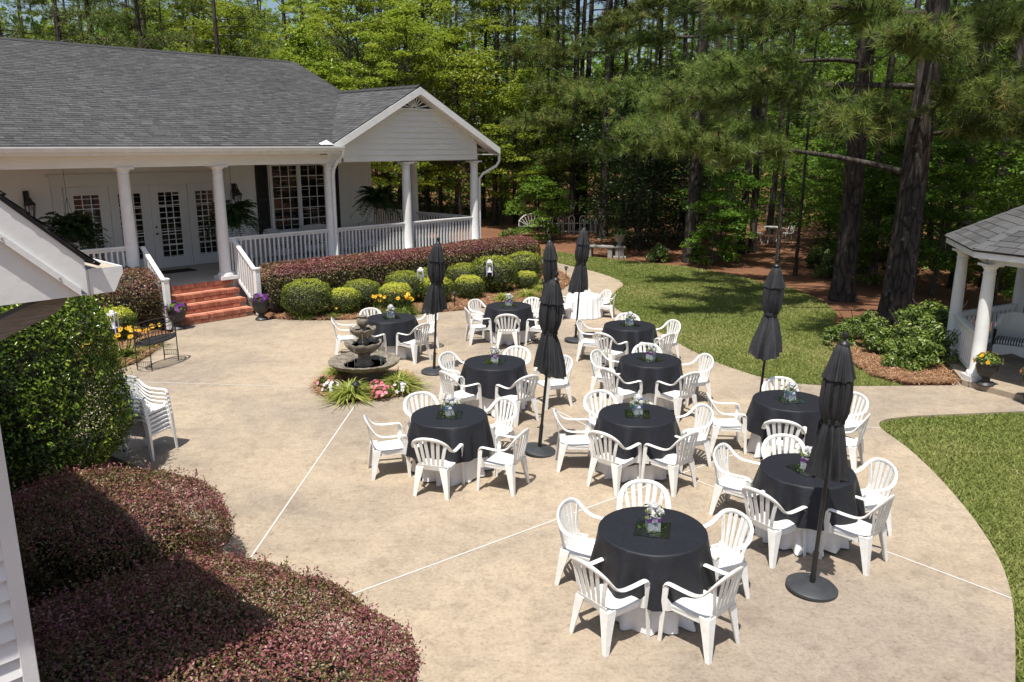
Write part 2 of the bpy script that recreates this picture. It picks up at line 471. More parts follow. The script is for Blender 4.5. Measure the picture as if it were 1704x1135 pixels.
pet_yellow = leafmat('yellow_petal', [(0,(.75,.36,.02)),(.6,(.80,.52,.04)),(1,(.80,.62,.12))], .35, .5, .2)
pet_pink = leafmat('pink_petal', [(0,(.55,.10,.16)),(.6,(.75,.22,.30)),(1,(.80,.42,.46))], .35, .5, .2)
pet_purple = leafmat('purple_petal', [(0,(.06,.012,.10)),(.7,(.20,.04,.30)),(1,(.50,.25,.60))], .35, .5, .2)
# ---------------------------------------------------------------- the setting: ground, lawns, patio, beds
def inpoly(pts, poly):
    x, y = pts[:,0], pts[:,1]; ins = np.zeros(len(pts), bool); n = len(poly)
    for i in range(n):
        x0,y0 = poly[i]; x1,y1 = poly[(i+1)%n]
        c = ((y0 > y) != (y1 > y)) & (x < (x1-x0)*(y-y0)/((y1-y0) if y1 != y0 else 1e-9) + x0)
        ins ^= c
    return ins
def smooth_poly(p, it=2):
    for _ in range(it):
        q = []
        for i in range(len(p)-1):
            a, b = p[i], p[i+1]
            q += [(a[0]*.75+b[0]*.25, a[1]*.75+b[1]*.25), (a[0]*.25+b[0]*.75, a[1]*.25+b[1]*.75)]
        p = [p[0]] + q + [p[-1]]
    return p

def grid_sheet(name, x0, x1, y0, y1, n, m, zf, mat):
    xs = np.linspace(x0,x1,n); ys = np.linspace(y0,y1,m); X, Y = np.meshgrid(xs,ys)
    Z = zf(X,Y); v = np.stack([X.ravel(),Y.ravel(),Z.ravel()],1)
    i = (np.arange(m-1)[:,None]*n + np.arange(n-1)[None,:]).ravel()
    f = np.stack([i,i+1,i+1+n,i+n],1)
    return link(name, np_mesh(name, v, f, smooth=True), mat, kind='structure')
def gz(X, Y):
    """woodland floor: level by the terrace, gently rolling and rising in the woods"""
    far = np.clip((Y-30)/60, 0, 1)
    w = np.clip((np.maximum(Y-31, 0) + np.maximum(X-12, 0))/12, 0, 1)
    return -.08 + 2.2*far**1.5 + w*.12*np.sin(X*.5+Y*.3)*np.sin(Y*.41-X*.2)
ground = grid_sheet('ground', -140, 160, -60, 300, 220, 260, gz, straw)

edge_right = smooth_poly([(1.2,2.6),(2.6,3.9),(3.5,4.8),(4.05,5.7),(4.42,6.31),(4.78,6.95),(5.1,7.69),(5.36,8.68),(5.57,9.91),(5.66,11.0),(5.60,11.75),(5.80,12.12),(6.4,12.29)],2) + [(8.3,12.53),(8.6,12.4)]
edge_north = [(8.4,14.6),(7.97,13.98)] + smooth_poly([(7.03,13.95),(6.12,13.93),(5.18,14.02),(4.48,14.61),(3.82,16.18),(3.21,19.19),(2.72,20.88),(2.67,22.15),(3.06,23.63)],2) + smooth_poly([(3.06,23.63),(3.55,24.95),(3.21,26.5),(2.69,27.69),(1.63,29.59),(0.9,31.0),(-1.2,34.0)],2)
bed_edge = smooth_poly([(-2.2,33.2),(0.2,30.2),(1.07,29.0),(1.75,27.28),(1.92,25.41),(1.55,24.0),(0.8,22.35),(0.0,21.45),(-0.83,21.05),(-1.36,20.72),(-1.94,20.49),(-3.04,19.89),(-4.07,19.53),(-5.28,19.53),(-6.05,19.74)],2)
bed_left = smooth_poly([(-7.9,18.5),(-7.66,17.33),(-7.42,16.28),(-7.43,15.51),(-7.57,14.94),(-8.6,13.4),(-8.3,11.6),(-6.0,10.9),(-4.75,10.0),(-4.3,9.3)],2)
near_edge = smooth_poly([(-4.3,9.3),(-3.5,8.5),(-3.0,7.4),(-2.2,6.5),(-1.35,5.7),(-1.0,4.6),(-.5,3.2),(1.2,2.6)],2)
patio_poly = edge_right + edge_north + bed_edge + [(-6.3,20.0),(-7.6,20.6),(-8.4,19.2)] + bed_left + near_edge[:-1]
pat = MB().prism(patio_poly, -.14, 0).build('patio', concrete, kind='structure')
def strip(parent, pts, w=.018, z=.004, name='joint_line'):
    for a, b in zip(pts, pts[1:]):
        d = Vector((b[0]-a[0], b[1]-a[1])).normalized(); n = Vector((-d.y,d.x))*w/2
        MB().add([(a[0]-n.x,a[1]-n.y,z),(b[0]-n.x,b[1]-n.y,z),(b[0]+n.x,b[1]+n.y,z),(a[0]+n.x,a[1]+n.y,z)],[(0,1,2,3)]).build(name, joint_mat, parent)
for pts in ([(-2.6,12.9),(-2.75,7.1)], [(-7.3,14.24),(-3.44,13.84)], [(-1.7,13.42),(.44,13.12),(3.25,12.35),(5.62,11.7)], [(-1.95,6.68),(2.2,9.93),(3.2,10.7)], [(2.2,9.93),(4.76,6.93)], [(3.5,25.53),(1.95,25.41)], [(2.25,9.95),(.4,13.1)]):
    strip(pat, pts[:2] if len(pts) == 2 else pts)

lawn_east = edge_right[2:] + [(9,12.0),(12,11.0),(16,9.0),(16,-3),(3,-3),(1.5,1.5)]
lawn_back = edge_north[2:-6] + [(1.25,31.5),(1.32,33.66),(1.73,32.87),(3.02,31.23),(5.11,29.43),(6.19,28.54),(7.33,26.89),(7.78,25.41),(8.4,24.09),(8.6,22.2),(8.33,20.49),(7.5,18.6),(6.9,17.2),(6.7,15.8),(6.75,14.49),(7.05,14.0)]
for poly in (lawn_east, lawn_back):
    MB().prism(poly, -.12, -.045).build('lawn', lawn_soil, kind='structure')
def grass(poly, n, h, label, wmul=1.0):
    p = np.array(poly); lo, hi = p.min(0), p.max(0)
    lo[1] = max(lo[1], 4.6); hi[0] = min(hi[0], 11)
    pts = rng.uniform(lo, hi, (n*6,2))
    keep = rng.uniform(0,1,len(pts)) < np.clip((9.0/np.maximum(pts[:,1],5))**1.2, .12, 1)
    pts = pts[keep]; pts = pts[inpoly(pts + rng.normal(0,.022,pts.shape), poly)][:n]
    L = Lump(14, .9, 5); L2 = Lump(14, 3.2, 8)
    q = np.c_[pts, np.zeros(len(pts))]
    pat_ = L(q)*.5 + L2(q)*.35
    dist = np.maximum(pts[:,1], 5)
    hh = h*rng.uniform(.5,1.3,len(pts))
    w = (.004 + .0011*dist)*wmul*rng.uniform(.7,1.3,len(pts))
    a = rng.uniform(0,6.28,len(pts)); lean = rng.normal(0,.9,(len(pts),2))*hh[:,None]
    c = np.c_[pts, np.full(len(pts),-.046)]
    dx = np.c_[np.cos(a)*w, np.sin(a)*w, np.zeros(len(pts))]
    v = np.stack([c-dx, c+dx, c+np.c_[lean, hh]],1).reshape(-1,3)
    f = np.arange(len(v)).reshape(-1,3)
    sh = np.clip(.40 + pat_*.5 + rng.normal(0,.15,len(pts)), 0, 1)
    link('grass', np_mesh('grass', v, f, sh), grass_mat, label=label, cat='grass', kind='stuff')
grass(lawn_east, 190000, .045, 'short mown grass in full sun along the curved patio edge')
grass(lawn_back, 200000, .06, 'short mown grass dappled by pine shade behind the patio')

# blown pine needles and leaf bits lying on the concrete
q_ = rng.uniform([-7,4.5],[6.5,24],(9000,2)); q_ = q_[inpoly(q_, patio_poly)][:900]; k_ = len(q_); a_ = rng.uniform(0,6.28,k_); l_ = rng.uniform(.012,.035,k_)
d_ = np.c_[np.cos(a_)*l_,np.sin(a_)*l_,np.zeros(k_)]; s_ = np.c_[-np.sin(a_),np.cos(a_),np.zeros(k_)]*.0022; c_ = np.c_[q_,rng.uniform(.004,.012,k_)]
debris_v = np.stack([c_-d_-s_,c_-d_+s_,c_+d_],1).reshape(-1,3)
# mulched beds of pine straw, slightly mounded
def mound(name, poly, h, mat=straw, step=.22, z0=-.02):
    p = np.array(poly); lo, hi = p.min(0), p.max(0)
    nx, ny = int((hi[0]-lo[0])/step)+2, int((hi[1]-lo[1])/step)+2
    xs = np.linspace(lo[0],hi[0],nx); ys = np.linspace(lo[1],hi[1],ny)
    X, Y = np.meshgrid(xs,ys); g = np.c_[X.ravel(),Y.ravel()]
    d = np.full(len(g), 9.)
    for i in range(len(poly)):
        a = np.array(poly[i]); b = np.array(poly[(i+1)%len(poly)]); ab = b-a
        t = np.clip(((g-a)@ab)/max(ab@ab,1e-9),0,1); d = np.minimum(d, np.linalg.norm(g-(a+t[:,None]*ab),axis=1))
    ins = inpoly(g, poly)
    L = Lump(12, 4., 3)
    z = np.where(ins, z0 + h*(1-np.exp(-d*3.5)) + .02*L(np.c_[g,np.zeros(len(g))])*np.minimum(1,d*4), -.16)
    v = np.c_[g, z]
    i = (np.arange(ny-1)[:,None]*nx + np.arange(nx-1)[None,:]).ravel(); f = np.stack([i,i+1,i+1+nx,i+nx],1)
    f = f[(z[f] > -.15).any(1)]
    return link(name, np_mesh(name, v, f, smooth=True), mat, kind='structure')
HO = Vector((-7.395,20.784)); HA = R(46.371)
HU = Vector((math.cos(HA),math.sin(HA))); HV = Vector((-HU.y,HU.x))
def H2(s,t): return (HO.x+HU.x*s+HV.x*t, HO.y+HU.y*s+HV.y*t)
mound('mulch_bed', bed_edge[::-1] + [H2(11.5,3.5), H2(9.3,-.05), H2(.3,-.05), H2(.3,-1.2)][:3] + [], .07) if False else mound('mulch_bed', bed_edge + [H2(.35,-1.0), H2(.35,.0), H2(9.3,.0), H2(10.2,2.5)], .07)
mound('mulch_bed', bed_left + [(-5.5,8.8),(-9,8.8),(-12.5,10.5),(-13.0,15.0), H2(-5.5,-.1), H2(-2.1,-.1), H2(-2.1,-1.0)], .06)
mound('mulch_bed', near_edge[:-1] + [(-1.0,2.2),(-5.2,2.4),(-6.0,6.5),(-5.2,8.8)], .05)
mound('mulch_bed', [(8.0,14.0),(7.1,14.0),(6.75,14.5),(6.7,15.8),(6.9,17.2),(7.6,18.7),(9.5,19.2),(9.6,17.2),(8.6,15.6)], .07)
mound('mulch_bed', [(-2.62+.98*math.cos(a*.2094), 13.98+.98*math.sin(a*.2094)) for a in range(30)], .10, step=.09)
STRAW = [([(-2.62+.94*math.cos(a*.2094), 13.98+.94*math.sin(a*.2094)) for a in range(30)], 5000, 'loose pine straw mulch round the fountain'), (bed_left[4:22]+[(-9.5,12.0),(-9.5,17.5)], 14000, 'loose pine straw under the daylilies by the tall hedge'), (bed_edge[8:], 34000, 'loose pine straw along the front of the boxwood bed'), ([(8.0,14.0),(7.1,14.0),(6.75,14.5),(6.7,15.8),(6.9,17.2),(8.6,17.0),(8.6,15.6)], 12000, 'loose pine straw round the azaleas')]

straw_needle = leafmat('straw_needle', [(0,(.15,.07,.035)),(.6,(.40,.22,.12)),(1,(.62,.42,.26))], .1, .7, .2)
def straw_scatter(poly, n, label):
    p = np.array(poly); lo, hi = p.min(0), p.max(0); q = rng.uniform(lo,hi,(n*5,2)); q = q[inpoly(q,poly)][:n]; k = len(q)
    a = rng.uniform(0,6.28,k); L = rng.uniform(.06,.13,k); d = np.c_[np.cos(a)*L,np.sin(a)*L,rng.normal(.0,.02,k)]; s = np.c_[-np.sin(a),np.cos(a),np.zeros(k)]*.006
    c = np.c_[q, rng.uniform(.04,.07,k)]; v = np.stack([c-d-s,c-d+s,c+d],1).reshape(-1,3)
    link('pine_straw', np_mesh('pine_straw', v, np.arange(k*3).reshape(-1,3), rng.uniform(0,1,k)), straw_needle, label=label, cat='mulch', kind='stuff')
link('needle_litter', np_mesh('needle_litter', debris_v, np.arange(len(debris_v)).reshape(-1,3), rng.uniform(0,.6,len(debris_v)//3)), straw_needle, label='stray pine needles blown across the concrete patio', cat='litter', kind='stuff')
for q_ in STRAW: straw_scatter(*q_)
# ---------------------------------------------------------------- the house
ZP = .833
house = empty('house', (HO.x,HO.y,0), HA, label='low white clapboard house with grey shingle roof and columned front porch', cat='house')
def hb(name, mat, *boxes, bevel=0, parent=None, smooth=False):
    m = MB()
    for b in boxes: m.box(*b)
    return m.build(name, mat, parent or house, bevel=bevel, smooth=smooth)
TW = 2.9; SL, SR = -9.5, 6.9
hb('porch_floor', porch_conc, (SL,9.35,-.12,TW,-.1,ZP), (SR,9.35,TW+.004,7.5,-.1,ZP-.002))
hb('wall', siding_mat, (SL,SR,TW+.03,TW+.2,ZP+.004,4.0), (SR-.2,SR-.02,TW+.204,12.,.2,4.0), (SL,SR-.2,11.8,12.,.2,4.0))
hb('porch_ceiling', cream_trim, (SL,9.0,.17,TW+.02,3.93,3.97), (SR,9.0,TW+.024,7.4,3.93,3.97))
# clapboards of the porch wall and its corner boards
def board_mesh(name, L, e=.152, th=.030):
    return MB().add([(0,0,0),(L,0,0),(L,-th,0),(0,-th,0),(0,0,e+.01),(L,0,e+.01),(L,-.004,e+.01),(0,-.004,e+.01)],
                    [(0,1,2,3),(4,7,6,5),(3,2,6,7),(0,4,5,1),(0,3,7,4),(1,5,6,2)]).mesh(name)
bmsh = board_mesh('clapboard', SR-SL-.1); bmsh.materials.append(siding_mat)
for k in range(20):
    link('clapboard', bmsh, None, house, loc=(SL, TW+.028, ZP+.02+k*.152))
bms2 = board_mesh('clapboard', 9.0); bms2.materials.append(siding_mat)
for k in range(20):
    link('clapboard', bms2, None, house, loc=(SR-.018, TW+.1, ZP+.02+k*.152), rot=(0,0,R(90)))
hb('corner_board', cream_trim, (SR-.1,SR+.006,TW-.004,TW+.1,ZP,3.93))
# beams
hb('porch_beam', cream_trim, (SL,3.62,-.15,.15,3.694,3.98), (SL,3.62,-.18,.18,3.98,4.06))
hb('porch_beam', cream_trim, (3.75,8.95,-.13,.13,3.72,3.93), (8.77,9.05,.14,7.4,3.72,3.93))
# columns
def column(s, t, z0=ZP, z1=3.694, r=.145, parent=house):
    h = z1-z0
    prof = [(r*1.42,.09),(r*1.42,.13),(r*1.3,.16),(r*1.12,.17),(r*1.1,.19),(r,.22),(r*.995,h*.35),(r*.93,h*.7),(r*.85,h-.2),(r*.85,h-.19),(r*.95,h-.18),(r*.95,h-.165),(r*.85,h-.155),(r*.85,h-.10),(r*1.0,h-.085),(r*1.15,h-.05),(r*1.18,h-.045)]
    m = MB().lathe([(q,z+z0) for q,z in prof], 28, (s,t,0))
    m.box(s-r*1.5,s+r*1.5,t-r*1.5,t+r*1.5,z0,z0+.088); m.box(s-r*1.3,s+r*1.3,t-r*1.3,t+r*1.3,z1-.044,z1)
    return m.build('column', white_paint, parent, smooth=True, ang=35)
COLS = (-2.302,0,3.288,6.049,8.906)
for s in COLS: column(s, 0)
column(8.906, 3.1); column(8.906, 6.2)
# railings: every baluster its own piece
bal = MB().box(-.02,.02,-.02,.02,0,1).mesh('baluster'); bal.materials.append(white_paint)
def railing(a, b, za, zb, n, hr=1.05, zlow=.12, parent=house):
    a, b = Vector((*a,0)), Vector((*b,0))
    up = MB(); A = a+Vector((0,0,za+hr)); B = b+Vector((0,0,zb+hr))
    up.bar(A-Vector((0,0,.02)), B-Vector((0,0,.02)), .105, .045); up.bar(A-Vector((0,0,.075)), B-Vector((0,0,.075)), .05, .06)
    up.bar(a+Vector((0,0,za+zlow)), b+Vector((0,0,zb+zlow)), .055, .085)
    r = up.build('railing', white_paint, parent, bevel=.006)
    for k in range(n):
        f = (k+.5)/n; p = a.lerp(b,f); z = za+(zb-za)*f
        o = link('baluster', bal, None, r, loc=(p.x,p.y,z+zlow+.03)); o.scale = (1,1,hr-.1-zlow-.03)
        o.rotation_euler = (0,0,math.atan2(b.y-a.y,b.x-a.x))
    return r
for a, b, n in ((COLS[1]+.14,COLS[2]-.14,22),(COLS[2]+.14,COLS[3]-.14,20),(COLS[3]+.14,COLS[4]-.14,20),(-4.5,COLS[0]-.14,16)):
    railing((a,0),(b,0),ZP,ZP,n)
railing((8.906,.14),(8.906,2.95),ZP,ZP,20); railing((8.906,3.25),(8.906,6.05),ZP,ZP,20)
# brick steps
steps = empty('brick_steps', (HO.x,HO.y,0), HA, label='four red brick steps leading from the patio up to the porch', cat='steps')
SX0, SX1 = -1.86, .12; RISE = ZP/4; RUN = .31; T0 = -.125
core = MB()
for k in range(3):
    core.box(SX0+.01,SX1-.01, T0-RUN*(3-k)+.012, T0-RUN*(2-k)+(.011 if k < 2 else 0), -.1, RISE*(k+1)-.012)
core.box(SX0+.01,SX1-.01,T0-.001,T0+.004,0,ZP-.02)
core.build('mortar_core', mortar, steps)
rl = MB().box(.004,.066,0,.20,0,.095).mesh('brick'); rl.materials.append(brick_mat)
st_ = MB().box(.004,.194,0,.06,0,.085).mesh('brick'); st_.materials.append(brick_mat)
for k in range(4):
    zt = RISE*(k+1); tf = T0-RUN*(3-k)
    n = int((SX1-SX0)/.07)
    for i in range(n):                         # rowlock nosing
        link('brick', rl, None, steps, loc=(SX0+i*.0707, tf-.012+random.uniform(-.003,.003), zt-.097+random.uniform(-.002,.002)))
    for i in range(int((SX1-SX0)/.2)):
        link('brick', st_, None, steps, loc=(SX0+i*.2+(.0), tf-.004+random.uniform(-.003,.003), zt-.195))
    if k < 3: MB().box(SX0,SX1,tf+.195,tf+RUN+.0,zt-.08,zt-.004).build('tread', tread_mat, steps)
# stair rails with newel posts
for s in (.26,-2.05):
    st = T0-RUN*3+.02
    m = MB().box(s-.065,s+.065,st-.13,st,0,1.16); m.box(s-.08,s+.08,st-.145,st+.015,1.16,1.20)
    m.build('newel_post', white_paint, house, bevel=.005)
    railing((s,-.02),(s,st+.01),ZP,.13,9,hr=1.02,zlow=.05)
# roofs
KM = .41
EZ = 4.17; RT, RZ = 6.4, EZ+KM*6.9
def roof_tabs(name, org, du, dv, W, L, parent, exposure=.128, tab=.24, clip=None, seed=1):
    """overlapping shingle tabs laid in courses: org + du*a + dv*b, real edges and thickness, joined"""
    g = np.random.default_rng(seed)
    org, du, dv = map(np.array, (org, du, dv)); nr = np.cross(du, dv); nr = nr/np.linalg.norm(nr)
    nr = nr if nr[2] > 0 else -nr
    V, F, S = [], [], []; o = 0
    for c in range(int(L/exposure)):
        b0, b1 = c*exposure-.012, min(L,(c+1)*exposure+.01); off = g.uniform(0,tab)
        a = -off
        while a < W:
            w = tab*g.choice([.45,.65,.8,1.,1.25]); a0, a1 = max(a,0), min(a+w-.006,W)
            a += w
            if a1-a0 < .02: continue
            if clip is not None and not clip((a0+a1)/2,(b0+b1)/2): continue
            h0 = g.uniform(.010,.020); h1 = .003
            P = [org+du*a0+dv*b0+nr*h0, org+du*a1+dv*b0+nr*h0, org+du*a1+dv*b1+nr*h1, org+du*a0+dv*b1+nr*h1,
                 org+du*a0+dv*b0, org+du*a1+dv*b0]
            V += P; F += [(o,o+1,o+2,o+3),(o,o+4,o+5,o+1)]; s = np.clip(g.normal(.45,.24),0,1); S += [s,s*.3]; o += 6
    me = np_mesh(name, np.array(V), np.array(F), np.array(S))
    return link(name, me, shingle, parent, kind='stuff', label='dark grey asphalt shingles in staggered courses')
slope = math.hypot(6.9, RZ-EZ)
dvm = (0,6.9/slope,(RZ-EZ)/slope)
RE = 6.45
mz = lambda t: EZ+KM*(t+.5)
vly = lambda s: (5.88-.5254*abs(s-6.3)-EZ)/KM-.5-.06       # valley against the cross gable
front = [(SL,-.5),(2.98,-.5),(3.3,vly(3.3)),(6.3,vly(6.3)),(RE,vly(RE)),(RE,RT),(SL,RT)]
nf = len(front)
m = MB().add([(s,t,mz(t)) for s,t in front]+[(s,t,mz(t)-.12) for s,t in front], [tuple(range(nf)),tuple(range(2*nf-1,nf-1,-1))]+[(k,nf+k,nf+(k+1)%nf,(k+1)%nf) for k in range(nf)])
m.add([(SL,RT+.002,RZ),(RE,RT+.002,RZ),(RE,RT+6.9,EZ),(SL,RT+6.9,EZ),(SL,RT+.002,RZ-.12),(RE,RT+.002,RZ-.12),(RE,RT+6.9,EZ-.12),(SL,RT+6.9,EZ-.12)],[(0,1,2,3),(7,6,5,4),(1,5,6,2),(0,3,7,4),(2,6,7,3)])
roof = m.build('roof', ridge_mat, house)
roof_tabs('shingles', (SL,-.52,EZ+.004), (1,0,0), dvm, RE-SL, slope+.02, roof, clip=lambda a,b: SL+a < 2.95 or (-.52+b*dvm[1]) > vly(SL+a)-.02)
m = MB()
for i in range(50):
    s = SL+i*.32; 
    if s+.3 > RE: break
    for sg in (-1,1):
        m.add([(s,RT,RZ+.05),(s+.33,RT,RZ+.038),(s+.33,RT+sg*.16,RZ+.038-.075),(s,RT+sg*.16,RZ+.05-.075)],[(0,1,2,3)])
m.build('ridge_cap', ridge_mat, roof)
MB().add([(SR-.15,TW,4.0),(SR-.15,11.8,4.0),(SR-.15,RT,RZ-.25)],[(0,1,2)]).build('gable_end', siding_mat, house)
# cross gable over the porch corner
GC, GH, GZE, GZR, GT = 6.3, 3.35, 4.12, 5.88, -.46
kg = (GZR-GZE)/GH
TB = 7.5
def gp(s, t, dz=0): return (s, t, GZR-kg*abs(s-GC)+dz)
m = MB(); L_, R_ = GC-GH, GC+GH
m.add([gp(L_,GT),gp(GC,GT),gp(R_,GT),gp(L_,TB),gp(GC,TB),gp(R_,TB),gp(L_,GT,-.1),gp(GC,GT,-.1),gp(R_,GT,-.1),gp(L_,TB,-.1),gp(GC,TB,-.1),gp(R_,TB,-.1)],
      [(0,1,4,3),(1,2,5,4),(6,9,10,7),(7,10,11,8),(0,6,7,1),(1,7,8,2),(2,8,11,5),(3,9,6,0),(4,5,11,10),(3,4,10,9)])
# keep the left slope only where it stands above the main roof
groof = m.build('gable_roof', ridge_mat, house)
gl = math.hypot(GH, GZR-GZE)
def above_main(a, b):   # a along t from GT, b up the left slope from its eave
    s = L_+b*GH/gl; t = GT+a; return (GZR-kg*abs(s-GC)) > EZ+KM*(t+.5)-.05
roof_tabs('shingles', (L_,GT-.02,GZE+.004), (0,1,0), (GH/gl,0,(GZR-GZE)/gl), 6.0, gl, groof, clip=above_main, seed=5)
roof_tabs('shingles', (R_,GT-.02,GZE+.004), (0,1,0), (-GH/gl,0,(GZR-GZE)/gl), 7.9, gl, groof, seed=6)
m = MB()
for i in range(25):
    t = GT-.03+i*.32
    if EZ+KM*(t+.5) > GZR+.02: break
    for sg in (-1,1):
        m.add([(GC,t,GZR+.05),(GC,t+.33,GZR+.038),(GC+sg*.16,t+.33,GZR+.038-.09),(GC+sg*.16,t,GZR+.05-.09)],[(0,1,2,3)])
m.build('ridge_cap', ridge_mat, groof)
# rake boards, soffits, gable clapboards
for sg in (-1,1):
    e = GC+sg*GH
    m = MB().add([(e,GT-.03,GZE-.23),(GC,GT-.03,GZR-.23),(GC,GT-.03,GZR-.02),(e,GT-.03,GZE-.02),(e,GT-.001,GZE-.23),(GC,GT-.001,GZR-.23),(GC,GT-.001,GZR-.02),(e,GT-.001,GZE-.02)],
                 [(0,1,2,3),(7,6,5,4),(0,4,5,1),(3,2,6,7),(0,3,7,4),(1,5,6,2)])
    m.build('rake_board', white_paint, house)
    m = MB().add([(e,GT,GZE-.2),(GC,GT,GZR-.2),(GC,0,GZR-.2),(e,0,GZE-.2),(e,GT,GZE-.19),(GC,GT,GZR-.19),(GC,0,GZR-.19),(e,0,GZE-.19)],[(0,1,2,3),(4,7,6,5),(0,3,7,4)])
    m.build('rake_soffit', cream_trim, house)
zb = 3.74; k = 0
while zb < GZR-.55:
    z1 = zb+.165
    hw0 = min((GZR-.2-zb)/kg, 2.60); hw1 = min((GZR-.2-z1)/kg, 2.60)
    if zb < 4.2: hw0 = hw1 = 2.60
    MB().add([(GC-.0-hw0,-.135,zb),(GC+hw0,-.135,zb),(GC+hw0,-.165,zb),(GC-hw0,-.165,zb),(GC-hw1,-.135,z1+.01),(GC+hw1,-.135,z1+.01),(GC+hw1,-.139,z1+.01),(GC-hw1,-.139,z1+.01)],
             [(0,1,2,3),(4,7,6,5),(3,2,6,7),(0,4,5,1),(0,3,7,4),(1,5,6,2)]).build('gable_clapboard', siding_mat, house)
    zb = z1
MB().add([(GC-2.6,-.12,3.73),(GC+2.6,-.12,3.73),(GC+2.6,-.12,4.3),(GC,-.12,GZR-.2),(GC-2.6,-.12,4.3)],[(0,1,2,3,4)]).build('gable_wall', siding_mat, house)
hb('end_block', white_paint, (8.905,R_-.02,GT,-.1,GZE-.24,GZE-.21))
# sunburst vent
vz = GZR-.62; hw = (GZR-.26-vz)/kg
vent = MB().add([(GC-hw,-.17,vz),(GC+hw,-.17,vz),(GC,-.17,GZR-.26)],[(0,1,2)]).build('vent', shutter_black, house)
MB().box(GC-hw-.06,GC+hw+.06,-.20,-.168,vz-.06,vz).build('vent_sill', white_paint, vent)
for i in range(9):
    a = math.pi*(i+.5)/9; dx, dz = math.cos(a), math.sin(a)
    t_ = min(hw/abs(dx) if abs(dx) > 1e-3 else 9, 9); tt = (GZR-.26-vz)/(dz+kg*abs(dx))
    MB().add([(GC+dx*.05-dz*.012,-.178,vz+dz*.05+dx*.012),(GC+dx*.05+dz*.012,-.178,vz+dz*.05-dx*.012),(GC+dx*tt+dz*.020,-.178,vz+dz*tt-dx*.020),(GC+dx*tt-dz*.020,-.178,vz+dz*tt+dx*.020),
              (GC+dx*.05-dz*.012,-.171,vz+dz*.05+dx*.012),(GC+dx*.05+dz*.012,-.171,vz+dz*.05-dx*.012),(GC+dx*tt+dz*.020,-.171,vz+dz*tt-dx*.020),(GC+dx*tt-dz*.020,-.171,vz+dz*tt+dx*.020)],
             [(0,1,2,3),(4,7,6,5),(0,4,5,1),(1,5,6,2),(2,6,7,3),(3,7,4,0)]).build('vent_slat', white_paint, vent)
# front gutter, fascia, soffit
gut = [(0,0),(-.09,0),(-.10,.02),(-.115,.06),(-.13,.085),(-.13,.12),(-.12,.12),(-.12,.09),(-.10,.065),(-.085,.012),(-.012,.012),(-.012,.12),(0,.12)]
MB().extr([(q,z+EZ-.13) for q,z in gut], (SL,-.52), (3.42,-.52), (0,1)).build('gutter', white_paint, house)
hb('fascia', white_paint, (SL,3.40,-.518,-.49,EZ-.2,EZ-.06)); hb('soffit', cream_trim, (SL,3.40,-.49,-.18,EZ-.19,EZ-.17))
MB().extr([(q,z+GZE-.14) for q,z in [(-a,b) for a,b in gut]], (R_+.0,GT-.02), (R_+.0,7.4), (-1,0)).build('gutter', white_paint, house)
MB().tube([(3.40,-.58,EZ-.12),(3.40,-.56,EZ-.25),(3.36,-.35,EZ-.42),(3.32,-.22,EZ-.62),(3.30,-.20,EZ-.8),(3.30,-.20,ZP+.05)],.05,4,up=(1,0,0)).build('downspout', white_paint, house)
MB().tube([(9.68,-.40,GZE-.14),(9.68,-.40,GZE-.45),(9.60,-.34,GZE-.6),(9.20,-.12,GZE-.85),(9.10,-.05,GZE-1.0),(9.10,-.05,ZP+.05)],.045,8).build('downspout', white_paint, house, smooth=True)
MB().add([(2.75,-.53,EZ+.03),(3.15,-.53,EZ+.03),(2.95,-.48,EZ+.16),(2.75,-.40,EZ+.06),(3.15,-.40,EZ+.06)],[(0,1,2),(0,2,3),(1,4,2),(3,2,4)]).build('splash_guard', white_paint, house)

# french doors
def pane_grid(parent, s0, s1, z0, z1, t, nx, nz, frame, bar=.022):
    pw = (s1-s0)/nx; ph = (z1-z0)/nz
    pm = MB().box(bar/2,pw-bar/2,0,.006,bar/2,ph-bar/2).mesh('pane'); pm.materials.append(dark_glass)
    for i in range(nx):
        for j in range(nz):
            o = link('pane', pm, None, parent, loc=(s0+i*pw, t+.012, z0+j*ph)); o.rotation_euler = (random.uniform(-.006,.006),0,random.uniform(-.006,.006))
    g = MB()
    for i in range(nx+1): g.box(s0+i*pw-bar/2,s0+i*pw+bar/2,t-.004,t+.02,z0-bar/2,z1+bar/2)
    for j in range(nz+1): g.box(s0,s1,t-.0025,t+.0185,z0+j*ph-bar/2,z0+j*ph+bar/2)
    g.build('muntins', frame, parent)
DS = [-2.72,-1.62,-.56,.50,1.50]
hb('door_casing', door_paint, (-2.98,-2.74,TW-.03,TW+.02,ZP+.004,3.18), (1.52,1.66,TW-.03,TW+.02,ZP+.004,3.18), (-2.98,1.66,TW-.032,TW+.018,3.18,3.42), (-3.04,1.72,TW-.06,TW+.018,3.42,3.47), bevel=.004)
